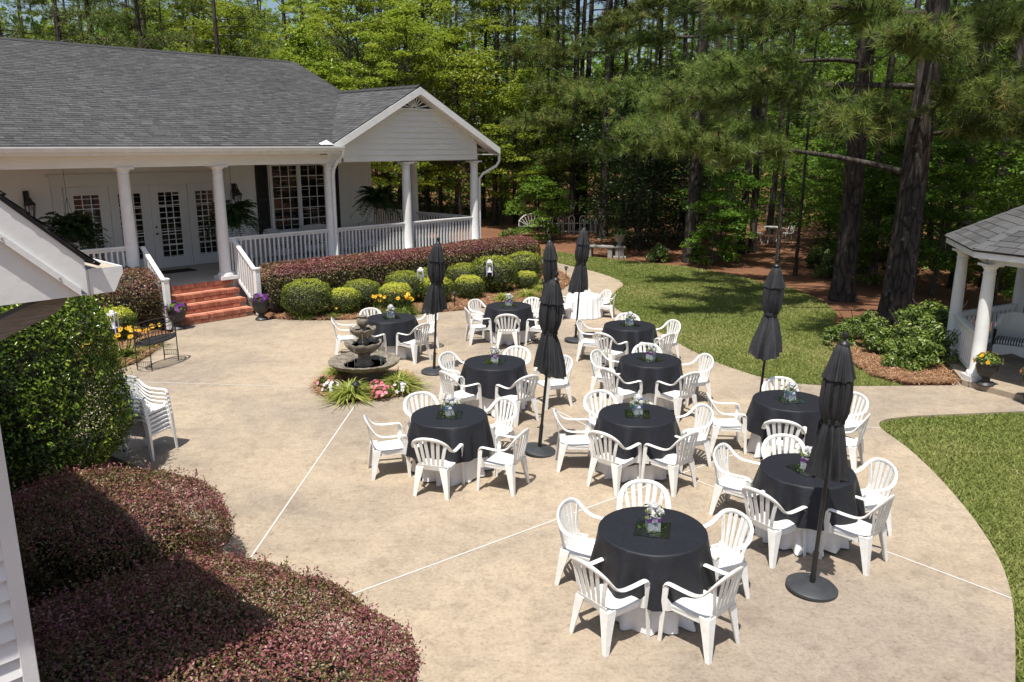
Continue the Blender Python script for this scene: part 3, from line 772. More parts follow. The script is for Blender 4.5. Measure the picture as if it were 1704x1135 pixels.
for k in range(4):
    a, b = DS[k]+.02, DS[k+1]-.02
    g0, g1 = a+.21, b-.21; z0, z1 = ZP+.30, 2.94
    d = MB()
    d.box(a,g0,TW-.02,TW+.012,ZP+.02,3.14); d.box(g1,b,TW-.02,TW+.012,ZP+.02,3.14); d.box(g0,g1,TW-.02,TW+.012,ZP+.02,z0); d.box(g0,g1,TW-.02,TW+.012,z1,3.14)
    d.box(g0,g1,TW+.013,TW+.026,z0,z1)
    dd = d.build('door', door_paint, house)
    MB().box(g0-.03,g1+.03,TW-.028,TW-.021,z0-.03,z0).box(g0-.03,g1+.03,TW-.028,TW-.021,z1,z1+.03).box(g0-.03,g0,TW-.028,TW-.021,z0,z1).box(g1,g1+.03,TW-.028,TW-.021,z0,z1).build('glazing_bead', door_paint, dd)
    pane_grid(dd, g0, g1, z0, z1, TW-.012, 3, 5, white_paint, .022)
    if k == 2:
        MB().lathe([(.034,0),(.034,.01),(.012,.012),(.012,.04),(.03,.05),(.028,.07),(.01,.08)],14).build('door_knob', brass, dd, smooth=True, rot=(R(90),0,0), loc=(a+.09,TW-.02,ZP+.98))
        MB().lathe([(.03,0),(.03,.012),(.022,.03)],14).build('deadbolt', brass, dd, smooth=True, rot=(R(90),0,0), loc=(a+.09,TW-.02,ZP+1.16))
# porch window and shutters
win = hb('window', white_paint, (3.10,3.17,TW-.03,TW+.02,1.55,3.66),(5.06,5.13,TW-.03,TW+.02,1.55,3.66),(4.07,4.16,TW-.03,TW+.02,1.55,3.66),(3.17,4.07,TW-.029,TW+.02,3.60,3.66),(4.16,5.06,TW-.029,TW+.02,3.60,3.66),(3.17,4.07,TW-.029,TW+.02,1.55,1.61),(4.16,5.06,TW-.029,TW+.02,1.55,1.61))
pane_grid(win, 3.19,4.05,1.63,3.58,TW-.014,3,6,white_paint,.02); pane_grid(win, 4.18,5.04,1.63,3.58,TW-.014,3,6,white_paint,.02)
MB().box(3.04,5.19,TW-.06,TW-.02,1.50,1.55).build('window_sill', white_paint, win)
for a in (2.64,5.18):
    m = MB().box(a,a+.06,TW-.035,TW-.005,1.55,3.68).box(a+.34,a+.40,TW-.035,TW-.005,1.55,3.68)
    m.box(a+.06,a+.34,TW-.012,TW-.0085,1.56,3.66)
    for q in (1.55,2.55,3.60): m.box(a+.06,a+.34,TW-.034,TW-.006,q,q+.08)
    sh_ = m.build('shutter', shutter_black, house)
    sm = MB().add([(a+.06,TW-.013,0),(a+.34,TW-.013,0),(a+.34,TW-.026,-.025),(a+.06,TW-.026,-.025),(a+.06,TW-.0125,.002),(a+.34,TW-.0125,.002)],[(0,1,2,3),(0,4,5,1)]).mesh('louver'); sm.materials.append(shutter_black)
    for q in range(44): link('louver', sm, None, sh_, loc=(0,0,1.66+q*.0455))
# wall lanterns
for s, lb in ((-3.44-.12,'black carriage lantern on the porch wall beside the fern at the far door'),(1.92,'black carriage lantern on the porch wall beside the right-hand door')):
    l = empty('wall_lantern', (*H2(s,TW-.02),2.55), HA, label=lb, cat='lantern')
    MB().box(-.05,.05,-.02,0,.15,.5).tube([(0,-.02,.42),(0,-.10,.50),(0,-.16,.46),(0,-.16,.40)],.012,6).build('bracket', black_metal, l)
    MB().lathe([(.11,.24),(.10,.27),(.05,.33),(.04,.36),(.015,.40)],8,(0,-.16,0)).build('cap', black_metal, l)
    m = MB()
    for i in range(6):
        a = i*math.pi/3; m.tube([(.055*math.cos(a),-.16+.055*math.sin(a),-.02),(.09*math.cos(a),-.16+.09*math.sin(a),.24)],.007,4)
    m.lathe([(.055,-.04),(.06,-.02),(.05,-.01)],8,(0,-.16,0)); m.build('cage', black_metal, l)
    MB().lathe([(.045,-.01),(.078,.23)],8,(0,-.16,0)).build('glass', vase_glass, l); l.scale = (1.3,1.3,1.3); l.location.z = 2.45
hbm = MB().box(-.75,.15,1.9,2.45,0,.012).build('door_mat', rug_mat, label='black rubber door mat in front of the porch doors', cat='mat', loc=(HO.x,HO.y,ZP+.002), rot=(0,0,HA))
# ---------------------------------------------------------------- monobloc armchair (faces -y, back at +y)
def bez(pts, n=6):
    """smooth a polyline (Catmull-Rom)"""
    P_ = [Vector(p) for p in pts]; out = []
    for i in range(len(P_)-1):
        p0 = P_[max(i-1,0)]; p1 = P_[i]; p2 = P_[i+1]; p3 = P_[min(i+2,len(P_)-1)]
        for k in range(n):
            t = k/n
            out.append(.5*((2*p1)+(p2-p0)*t+(2*p0-5*p1+4*p2-p3)*t*t+(3*p1-p0-3*p2+p3)*t**3))
    return out+[P_[-1]]
def angle_leg(a, b, w0, w1, d1, d2, th=.012):
    """tapered L-section leg from top a to foot b; d1, d2 the two plate directions"""
    a, b, d1, d2 = Vector(a), Vector(b), Vector(d1).normalized(), Vector(d2).normalized()
    def sec(p, w):
        return [p, p+d1*w, p+d1*w+d2*th, p+d1*th+d2*th, p+d1*th+d2*w, p+d2*w]
    vs = sec(a,w0)+sec(a.lerp(b,.5)+Vector((0,0,0)),(w0*.45+w1*.55))+sec(b,w1)
    fs = [(0,1,2,3),(0,3,4,5),(12,15,14,13),(12,17,16,15)]
    for l in (0,6):
        for k in range(6):
            k2 = (k+1)%6; fs.append((l+k,l+k2,l+6+k2,l+6+k))
    return MB().add(vs, fs)
def make_chair():
    c = empty('armchair', (0,0,0), 0, cat='chair', group='white plastic armchairs around the patio tables')
    # seat: dished sheet with a rolled rim
    nx, ny = 13, 12; V = []; F = []
    for j in range(ny):
        v = j/(ny-1)
        for i in range(nx):
            u = i/(nx-1)*2-1
            hw = .235 - .03*v
            z = .425 - .018*(1-u*u)*math.sin(math.pi*min(1,v*1.05)) - .012*v
            if v < .12: z -= .03*(1-v/.12)**2
            if abs(u) > .9: z -= .012
            V.append((u*hw, -.235+v*.44, z))
    n = nx*ny
    V += [(x*.99,y,z-.022) for x,y,z in V]
    for j in range(ny-1):
        for i in range(nx-1):
            a = j*nx+i; F.append((a,a+1,a+nx+1,a+nx)); F.append((n+a,n+a+nx,n+a+nx+1,n+a+1))
    ring = [i for i in range(nx)]+[j*nx+nx-1 for j in range(1,ny)]+[(ny-1)*nx+i for i in range(nx-2,-1,-1)]+[j*nx for j in range(ny-2,0,-1)]
    for k in range(len(ring)): a, b = ring[k], ring[(k+1)%len(ring)]; F.append((a,n+a,n+b,b))
    m = MB().add(V,F)
    # skirt below the seat
    for x0,x1,y0,y1 in ((-.225,.225,-.226,-.214),): m.box(x0,x1,y0,y1,.36,.40)
    for sg in (-1,1):
        m.add([(sg*.225,-.21,.405),(sg*.205,.2,.395),(sg*.205,.2,.345),(sg*.225,-.21,.35),(sg*.213,-.21,.405),(sg*.193,.2,.395),(sg*.193,.2,.345),(sg*.213,-.21,.35)],[(0,1,2,3),(7,6,5,4),(0,4,5,1),(1,5,6,2),(2,6,7,3),(3,7,4,0)])
    m.add([(-.2,.195,.40),(.2,.195,.40),(.2,.21,.47),(-.2,.21,.47),(-.2,.207,.40),(.2,.207,.40),(.2,.222,.47),(-.2,.222,.47)],[(0,1,2,3),(7,6,5,4),(0,4,5,1),(3,2,6,7),(0,3,7,4),(1,5,6,2)])
    m.build('seat', white_plastic, c, smooth=True, ang=35)
    # one continuous arm and back hoop
    half = [(.262,-.255,.60),(.268,-.235,.638),(.272,-.19,.652),(.275,-.06,.650),(.276,.08,.655),(.272,.165,.69),(.258,.215,.745),(.222,.255,.805),(.155,.283,.848),(.08,.295,.868),(0,.299,.874)]
    path = bez(half + [(-x,y,z) for x,y,z in half[-2::-1]], 3)
    m = MB(); npth = len(path)
    V = []; F = []; K = 10
    for i, p in enumerate(path):
        d = (path[min(i+1,npth-1)]-path[max(i-1,0)]).normalized()
        f = abs(i/(npth-1)*2-1)                      # 1 at arm ends, 0 at the top
        side = Vector((p.x,0,0)).normalized() if f > .45 else (Vector((0,0,1))*(1-f/.45)+Vector((math.copysign(1,p.x),0,0))*(f/.45))
        side = (side-d*side.dot(d)).normalized(); nn = d.cross(side)
        w = .030 if f > .4 else .028; th = .013
        for k in range(K):
            a = 2*math.pi*k/K; V.append(p+side*math.cos(a)*w+nn*math.sin(a)*th)
    for i in range(npth-1):
        for k in range(K): F.append((i*K+k,i*K+(k+1)%K,(i+1)*K+(k+1)%K,(i+1)*K+k))
    F.append(tuple(range(K))); F.append(tuple((npth-1)*K+k for k in range(K)))
    m.add(V,F); m.build('arm_hoop', white_plastic, c, smooth=True, ang=60)
    # fan of slats
    def hoop(xt):
        q = min((p for p in path if p.z > .66), key=lambda p: abs(p.x-xt)); return q
    for k in range(6):
        u = k/5*2-1; top = hoop(u*.225); b = Vector((u*.155,.212,.455)); mid = Vector((u*.175,.235,.58))
        pts = bez([b,mid,top-Vector((0,.002,.004))],5); V = []; F = []
        for i, p in enumerate(pts):
            w = .0200+.005*i/len(pts)
            V += [p+Vector((-w,-.005,0)),p+Vector((w,-.005,0)),p+Vector((w,.005,0)),p+Vector((-w,.005,0))]
        for i in range(len(pts)-1):
            for q in range(4): F.append((i*4+q,i*4+(q+1)%4,(i+1)*4+(q+1)%4,(i+1)*4+q))
        MB().add(V,F).build('slat', white_plastic, c, smooth=True, ang=50)
    for sg in (-1,1):
        m = angle_leg((sg*.287,-.262,.615),(sg*.288,-.295,0),.062,.040,(-sg,0,0),(0,1,0))
        m.add([(sg*.225,-.225,.42),(sg*.285,-.255,.50),(sg*.285,-.255,.36),(sg*.225,-.225,.345),(sg*.225,-.19,.42),(sg*.285,-.20,.50),(sg*.285,-.20,.36),(sg*.225,-.19,.345)],[(0,1,2,3),(7,6,5,4),(0,4,5,1),(1,5,6,2),(2,6,7,3),(3,7,4,0)])
        m.build('leg', white_plastic, c, smooth=True, ang=35)
        angle_leg((sg*.225,.222,.43),(sg*.258,.268,0),.112,.046,(-sg,0,0),(0,-1,0)).build('leg', white_plastic, c, smooth=True, ang=35)
    return c
chair0 = make_chair()
TABLES = {   # x, y, rotation, phrase, purple vase?, chairs (angle, radius, wobble, word)
 'J': (1.29,6.83,'the black table nearest the camera',1,[(142,.71,6,'left'),(86,.83,-4,'rear'),(18,.71,8,'right'),(-133,.68,-10,'front left'),(-59,.70,12,'front right')]),
 'I': (3.21,8.24,'the black table half hidden by the nearest umbrella',1,[(138,.80,4,'rear left'),(86,.80,0,'rear'),(10,.72,6,'right'),(-139,.67,-6,'front left'),(-58,.69,10,'front right')]),
 'H': (3.84,10.71,'the black table closest to the gazebo',0,[(166,.86,10,'left'),(78,.86,5,'rear'),(12,.86,10,'right'),(-113,.70,0,'front'),(-42,.80,6,'front right')]),
 'G': (1.64,10.11,'the black table right behind the nearest one',0,[(172,.84,8,'left'),(112,.86,0,'rear'),(16,.78,4,'right'),(-124,.67,-8,'front left'),(-58,.69,10,'front right')]),
 'F': (2.28,12.89,'the black table two places behind the nearest one',1,[(148,.78,0,'rear left'),(84,.80,0,'rear'),(14,.80,5,'right'),(-140,.74,-6,'front left'),(-62,.74,6,'front right')]),
 'E': (2.30,15.51,'the black table at the lawn edge',0,[(158,.80,4,'left'),(84,.85,0,'rear'),(20,.80,6,'right'),(-128,.74,-4,'front left'),(-52,.76,6,'front right')]),
 'D': (-.82,10.07,'the black table in front of the fountain',0,[(-176,.84,12,'left'),(118,.84,0,'rear left'),(42,.78,0,'rear right'),(-99,.68,-8,'front'),(-36,.92,10,'front right')]),
 'C': (-.28,12.74,'the black table beyond the one before the fountain',1,[(146,.78,0,'rear left'),(68,.80,0,'rear'),(10,1.0,14,'right'),(-138,.76,-6,'front left'),(-60,.76,8,'front right')]),
 'A': (-2.47,16.22,'the black table behind the fountain',0,[(-176,.95,8,'left'),(124,.84,0,'rear left'),(38,.78,0,'rear right'),(-44,.74,6,'front right'),(-118,.80,-4,'front left')]),
 'B': (-.07,17.49,'the black table nearest the boxwoods',1,[(140,.80,0,'rear left'),(58,.84,0,'rear right'),(-160,.74,-4,'left'),(-92,.78,0,'front'),(-28,.80,8,'right')]),
}
for key, (tx,ty,ph,pv,chs) in TABLES.items():
    for a, r, wob, word in chs:
        r -= .02; x, y = tx+r*math.cos(R(a)), ty+r*math.sin(R(a))
        place(chair0, (x,y,0.001), R(a-90+wob), scale=(.905,.905,.88*random.uniform(.99,1.01)), label=f'white armchair at the {word} of {ph}')
# children's chairs at the white table
KX, KY = 1.80, 20.05
for a, word in ((-150,'front left'),(160,'rear left'),(86,'rear'),(34,'rear right'),(-14,'right')):
    place(chair0, (KX+.60*math.cos(R(a)),KY+.60*math.sin(R(a)),.001), R(a-90), scale=.66, group='small white chairs around the white table',
          label=f'small white plastic chair at the {word} of the all-white table')
# the stack of chairs by the tall hedge
for k in range(6):
    place(chair0, (-5.08-.008*k,10.70+.003*k,.001+k*.058), R(74), scale=(.905,.905,.88), group='white plastic chairs in a stack',
          label=['lowest','second from bottom','third from bottom','third from top','second from top','topmost'][k]+' white plastic chair in the stack beside the tall green hedge')

# ---------------------------------------------------------------- tables, cloths, centrepieces
def cloth_mesh(name, R0, ztop, hem, flare, amp, nf, seed, n=144, hemvar=.03, pw=.9):
    g = random.Random(seed)
    ph = [g.uniform(0,6.28) for _ in range(8)]
    rows = [0,.3,.6,.8,.9,.96,1.0]; V = []; F = []
    prof = [(R0*q, ztop, 0) for q in rows] + [(R0+.006,ztop-.010,0.)]
    drop = ztop-hem
    for q in (.04,.1,.18,.28,.4,.52,.64,.76,.88,1.0): prof.append((R0+.008+flare*q, ztop-.01-(drop-.01)*q, q))
    for r, z, q in prof:
        for k in range(n):
            a = 2*math.pi*k/n
            w = math.sin(nf*a+ph[0]+.9*math.sin(2*a+ph[1])+.5*math.sin(3*a+ph[4]))
            w = math.copysign(abs(w)**.75, w) + .45*math.sin((nf*1.7//1)*a+ph[2])
            mod = .7+.3*math.sin(3*a+ph[3])
            e = min(1,q*1.5)**pw if pw < 1.5 else q**pw
            rr = r + amp*w*mod*e
            zz = z + (hemvar*(.6*math.sin(2*a+ph[5])+.4*math.sin(5*a+ph[6]))*q if q else 0) + .0015*math.sin(6*a)*(q == 0)
            V.append((rr*math.cos(a), rr*math.sin(a), zz))
    for i in range(len(prof)-1):
        for k in range(n):
            F.append((i*n+k,i*n+(k+1)%n,(i+1)*n+(k+1)%n,(i+1)*n+k))
    me = bpy.data.meshes.new(name); me.from_pydata([tuple(v) for v in V],[],F); me.update()
    me.polygons.foreach_set('use_smooth',[True]*len(F))
    return me
bc = [cloth_mesh('black_tablecloth',.490,.768,.31,.075,.050,9,10+i,hemvar=.05) for i in range(4)]
wc = [cloth_mesh('white_tablecloth',.438,.755,.018,.045,.055,15,30+i,hemvar=.018,pw=5) for i in range(4)]
for me in bc: me.materials.append(black_cloth)
for me in wc: me.materials.append(white_cloth)
table0 = empty('round_table', (0,0,0), 0, cat='table', group='round patio tables under black cloths')
MB().lathe([(.45,.715),(.455,.72),(.455,.738),(.45,.745)],40).build('tabletop', white_plastic, table0, smooth=True, ang=30)
for k in range(4):
    a = R(45+90*k); MB().tube([(.34*math.cos(a),.34*math.sin(a),0),(.30*math.cos(a),.30*math.sin(a),.715)],[.022,.026],8).build('leg', white_plastic, table0, smooth=True, ang=40)
mirror_me = MB().box(-.16,.16,-.16,.16,0,.005).mesh('mirror_tile'); mirror_me.materials.append(mirror_glass)
def reflection_mesh():  # olive-green flecks laid on the tile to paint in its reflection
    n = 230; p = rng.normal(0,.055,(n,2)); p = p[np.abs(p).max(1) < .14]
    c = np.c_[p, rng.uniform(.003,.016,len(p))]
    return leaf_mesh('reflection_scatter', c, np.tile([0,0,1.],(len(c),1)), .020, .6, .5)
reflection_me = reflection_mesh(); reflection_me.materials.append(reflection_mat)
def make_vase(gem):
    v = empty('vase', (0,0,0), 0, cat='vase')
    s, h, w = .05, .125, .005
    m = MB().box(-s,s,-s,s,0,.008); m.box(-s,-s+w,-s,s,.0085,h); m.box(s-w,s,-s,s,.0085,h); m.box(-s+w+.0003,s-w-.0003,-s,-s+w,.0085,h); m.box(-s+w+.0003,s-w-.0003,s-w,s,.0085,h)
    m.build('glass_cube', vase_glass, v)
    MB().box(-s+.007,s-.007,-s+.007,s-.007,.010,.105).build('gems', gem, v)
    # ribbon band with buckle near the rim
    m = MB().box(-s-.002,s+.002,-s-.002,s+.002,.082,.112); m.build('band', ribbon_for[gem.name], v)
    MB().box(-.02,.02,-s-.006,-s-.0025,.083,.111).build('buckle', white_paint, v); MB().box(s+.0025,s+.006,-.02,.02,.083,.111).build('buckle', white_paint, v)
    # blossoms
    c = []; nr = []
    for k in range(13):
        a = random.uniform(0,6.28); rr = random.uniform(0,.062); cz = .165+random.uniform(-.02,.045)-rr*.35
        ctr = np.array([rr*math.cos(a), rr*math.sin(a), cz])
        d = norm(rng.normal(0,1,(26,3))+np.array([0,0,.5])); c.append(ctr+d*.021); nr.append(d)
    me = leaf_mesh('blossom', np.concatenate(c), np.concatenate(nr), .028, .85, .35); link('blossom', me, pet_white, v)
    lp = rng.normal(0,.035,(46,3))*np.array([1.3,1.3,.5])+np.array([0,0,.14]); link('leaves', leaf_mesh('leaves', lp, np.tile([0,0,1.],(46,1)), .05, .35, .7), lily_leaf, v)
    if gem is gem_blue:
        d = norm(rng.normal(0,1,(20,3))); link('blue_blossom', leaf_mesh('blue_blossom', np.array([.045,-.01,.18])+d*.014, d, .022, .8, .3), blue_pet, v)
    return v
blue_pet = leafmat('blue_petal', [(0,(.08,.12,.45)),(1,(.25,.35,.70))], .3, .5, .2)
ribbon_for = {'blue_gems': plain('blue_band', (.09,.20,.33), .35, .2, 30.), 'purple_gems': plain('purple_band', (.13,.03,.17), .35, .2, 30.)}
vases = [make_vase(gem_blue), make_vase(gem_purple)]
for i, (key, (tx,ty,ph,pv,chs)) in enumerate(TABLES.items()):
    place(table0, (tx,ty,0), R(13*i), label=f'round table hidden under cloth, {ph}')
    rz = 1.3*i
    link('white_tablecloth', wc[i%4], None, loc=(tx,ty,0), rot=(0,0,rz), label=f'floor-length white undercloth on {ph}', cat='tablecloth', group='white undercloths')
    link('black_tablecloth', bc[(i+1)%4], None, loc=(tx,ty,0), rot=(0,0,rz+.6), label=f'black overlay cloth on {ph}', cat='tablecloth', group='black overlay cloths')
    a = R(-14+7*((i*5)%7))
    link('mirror_tile', mirror_me, None, loc=(tx,ty,.7705), rot=(0,0,a), label=f'square mirror tile in the middle of {ph}', cat='mirror', group='mirror tiles')
    link('reflection_flecks', reflection_me, None, loc=(tx,ty,.776), rot=(0,0,a+.2*i), label=f'painted green reflection on the mirror of {ph}', cat='reflection_flecks', group='painted reflections on the mirrors')
    place(vases[pv], (tx,ty-.01,.7765), a+.3, scale=1.15, group='cube vases on the tables', label=f"{'purple' if pv else 'blue'} cube vase of white flowers on {ph}")
# the all-white table
kt = empty('round_table', (KX,KY,0), 0, label='small round table under the plain white cloth by the path', cat='table')
MB().lathe([(.40,.50),(.405,.505),(.405,.52),(.40,.525)],36).build('tabletop', white_plastic, kt)
for k in range(4):
    a = R(45+90*k); MB().tube([(.3*math.cos(a),.3*math.sin(a),0),(.27*math.cos(a),.27*math.sin(a),.5)],.022,8).build('leg', white_plastic, kt)
me = cloth_mesh('white_tablecloth',.42,.535,.012,.06,.022,18,77,hemvar=.008)
link('white_tablecloth', me, white_cloth, loc=(KX,KY,0), label='plain white cloth over the small table beside the back path', cat='tablecloth')

# ---------------------------------------------------------------- closed umbrellas
def make_umbrella(seed):
    g = random.Random(seed)
    u = empty('umbrella', (0,0,0), 0, cat='umbrella', group='closed black umbrellas on the patio')
    MB().lathe([(.235,0),(.245,.012),(.243,.035),(.225,.05),(.12,.062),(.06,.075),(.045,.08)],40).build('base', base_resin, u, smooth=True, ang=40)
    MB().tube([(0,0,.07),(0,0,.40)],.027,14).tube([(.026,0,.36),(.06,0,.36)],.010,6).build('sleeve', black_metal, u, smooth=True, ang=40)
    MB().tube([(0,0,.40),(0,0,2.44)],.0195,14).build('pole', black_metal, u, smooth=True, ang=40)
    ph = [g.uniform(0,6.28) for _ in range(8)]; n = 120
    sx = g.uniform(-.05,.05); lopa = g.uniform(0,6.28); lop = g.uniform(.06,.13)
    def body(prof, k8, fold, wave, jag):
        V = []; F = []
        for i, (r, z, fd, lp) in enumerate(prof):
            for k in range(n):
                a = 2*math.pi*k/n
                fo = abs(math.sin(3*a+ph[0]+.7*math.sin(2*a+ph[1])+.7*z))          # gathered rib folds
                w = (fo-.55)*fd + .25*fd*math.sin(13*a+ph[2]+3*z) + .18*fd*math.sin(21*a+ph[5]-2*z)
                rr = max(.022, r*(1+w) + lp*(.5+.5*math.cos(a-lopa))**2.2)
                zz = z + jag*(i == len(prof)-1)*(fo-.5) - (lp*.55*math.cos(a-lopa) if lp else 0)
                V.append((rr*math.cos(a)+sx*math.sin(z*2.2)*.6, rr*math.sin(a), zz))
        for i in range(len(prof)-1):
            for k in range(n): F.append((i*n+k,(i*n+(k+1)%n),(i+1)*n+(k+1)%n,(i+1)*n+k))
        return MB().add(V,F)
    lo = .05*g.uniform(-1,1)
    prof = [(.045,2.40,.1,0),(.088,2.30,.25,0),(.112,2.20,.32,0),(.124,2.08,.36,.0),(.128,1.96,.38,.01),(.124,1.85,.38,.0),(.108,1.78,.34,0),(.090,1.735,.25,0),(.086,1.715,.2,0),(.096,1.68,.28,0),
            (.108,1.60,.38,lop*.30),(.118,1.50,.44,lop*.55),(.128,1.40,.5,lop*.8),(.138,1.29,.54,lop),(.144,1.20,.58,lop*1.1),(.146,1.145+lo,.60,lop*1.15)]
    body(prof,8,.4,0,.05).build('canopy', umbrella_cloth, u, smooth=True, ang=75)
    vent = [(.030,2.455,.0,0),(.05,2.445,.1,0),(.075,2.38,.2,0),(.102,2.28,.28,0),(.124,2.19,.34,0),(.137,2.13,.38,0)]
    body(vent,8,.3,0,.025).build('vent_flounce', umbrella_cloth, u, smooth=True, ang=75)
    m = MB().lathe([(.088,1.705),(.096,1.71),(.096,1.745),(.088,1.75)],28)
    m.tube([(.09,.0,1.72),(.125,-.03,1.69),(.125,-.04,1.60)],.010,6); m.box(.09,.118,-.03,.02,1.70,1.745)
    m.build('tie_strap', umbrella_cloth, u, smooth=True, ang=50)
    MB().lathe([(.052,2.45),(.048,2.465),(.03,2.48),(.016,2.49),(.014,2.50),(.026,2.515),(.031,2.535),(.026,2.555),(.010,2.565)],18).build('finial', black_metal, u, smooth=True, ang=40)
    return u
# x, y, spin, lean (about x, about y), label
for i, (x,y,rz,tx_,ty_,lb) in enumerate([
    (-1.48,14.82,.6,.01,.055,'closed black umbrella beside the table behind the fountain'),
    (.72,15.0,2.2,0,-.01,'closed black umbrella tucked behind the central one'),
    (1.39,17.33,3.6,0,.058,'closed black umbrella standing in front of the all-white table'),
    (.38,10.73,3.0,0,.085,'closed black umbrella between the fountain tables and the centre table'),
    (3.80,11.95,1.1,0,.05,'closed black umbrella rising behind the table closest to the gazebo'),
    (2.91,7.10,2.7,0,.035,'largest closed black umbrella nearest the camera')]):
    u = make_umbrella(40+i); u.location = (x,y,.001)
    u.rotation_euler = (tx_,ty_,0); u['label'] = lb
    for ch in u.children: ch.rotation_euler = (0,0,rz)
    for ch in u.children:
        if ch.name.startswith('base'): ch.rotation_euler = (-tx_,-ty_,rz)

# ---------------------------------------------------------------- tiered fountain
fx, fy = -2.66, 14.12
ft = empty('fountain', (fx,fy,.05), .3, label='three-tiered grey stone fountain with scalloped bowls', cat='fountain')
def scal(nl, amp, ph=0, zamp=0):
    return lambda a,i,r,z: (r*(1+amp*abs(math.sin(nl*a/2+ph))*(1 if r > .12 else 0)), z+(zamp*abs(math.sin(nl*a/2+ph)) if r > .12 else 0))
def stone_mat():
    m, nt, b = nodes('mossy_stone'); co = coords(nt)
    r = ramp(nt, [(.30,(.06,.052,.04)),(.5,(.18,.155,.12)),(.72,(.36,.32,.26))], noise(nt, 9, 6, .7, co, .5))
    nt.links.new(r.outputs[0], b.inputs['Base Color']); b.inputs['Roughness'].default_value = .85; bump(nt, b, noise(nt, 45, 4, .7, co), .5, .01); return m
stone = stone_mat()
def mk_water():
    m, nt, b = nodes('fountain_water'); b.inputs['Base Color'].default_value = (.012,.014,.012,1); b.inputs['Roughness'].default_value = .06
    bump(nt, b, noise(nt, 30, 3, .5, coords(nt), .6), .35, .02); return m
water = mk_water()
MB().lathe([(.24,0),(.25,.06),(.20,.10),(.18,.18),(.22,.26),(.26,.27)],24).build('pedestal', stone, ft, smooth=True, ang=40)
MB().lathe([(.05,.20),(.26,.21),(.44,.25),(.56,.30),(.61,.345),(.625,.375),(.61,.392),(.57,.385),(.47,.345),(.36,.305),(.355,.27),(.05,.265)],120,fn=scal(22,.035,0,.012)).build('lower_basin', stone, ft, smooth=True, ang=50)
MB().lathe([(.01,.298),(.35,.298)],40).build('water', water, ft)
MB().lathe([(.16,.26),(.17,.31),(.13,.36),(.11,.42),(.105,.46),(.12,.50),(.15,.53)],24).build('stem', stone, ft, smooth=True, ang=50)
MB().lathe([(.04,.50),(.16,.52),(.24,.565),(.285,.62),(.31,.67),(.305,.70),(.28,.70),(.25,.67),(.18,.64),(.05,.635)],96,fn=scal(9,.10,.4,.03)).build('middle_bowl', stone, ft, smooth=True, ang=50)
MB().lathe([(.01,.668),(.235,.668)],32).build('water', water, ft)
MB().lathe([(.085,.63),(.09,.69),(.11,.72),(.08,.76),(.075,.80),(.10,.84)],20).build('stem', stone, ft, smooth=True, ang=50)
MB().lathe([(.03,.80),(.12,.82),(.18,.86),(.21,.90),(.225,.94),(.22,.96),(.195,.955),(.16,.93),(.12,.915),(.03,.91)],84,fn=scal(8,.11,.2,.025)).build('upper_bowl', stone, ft, smooth=True, ang=50)
MB().lathe([(.01,.935),(.165,.935)],28).build('water', water, ft)
MB().lathe([(.055,.91),(.06,.96),(.045,.98),(.055,1.0),(.09,1.04),(.104,1.09),(.095,1.14),(.07,1.16),(.058,1.175),(.085,1.185),(.088,1.195),(.06,1.20),(.03,1.20),(.02,1.16)],28,fn=lambda a,i,r,z:(r*(1+.05*abs(math.sin(5*a))),z)).build('urn_top', stone, ft, smooth=True, ang=50)
dr = MB()
for k in range(16):
    a = random.uniform(0,6.28); r0 = random.choice([.215,.31]); z1 = .95 if r0 < .25 else .69; z0 = .68 if r0 < .25 else .30
    dr.tube([(r0*math.cos(a),r0*math.sin(a),z1),((r0+.012)*math.cos(a),(r0+.012)*math.sin(a),z1-.05),((r0+.015)*math.cos(a),(r0+.015)*math.sin(a),z0)],[.004,.003,.002],5)
dr.build('water_drips', vase_glass, ft)
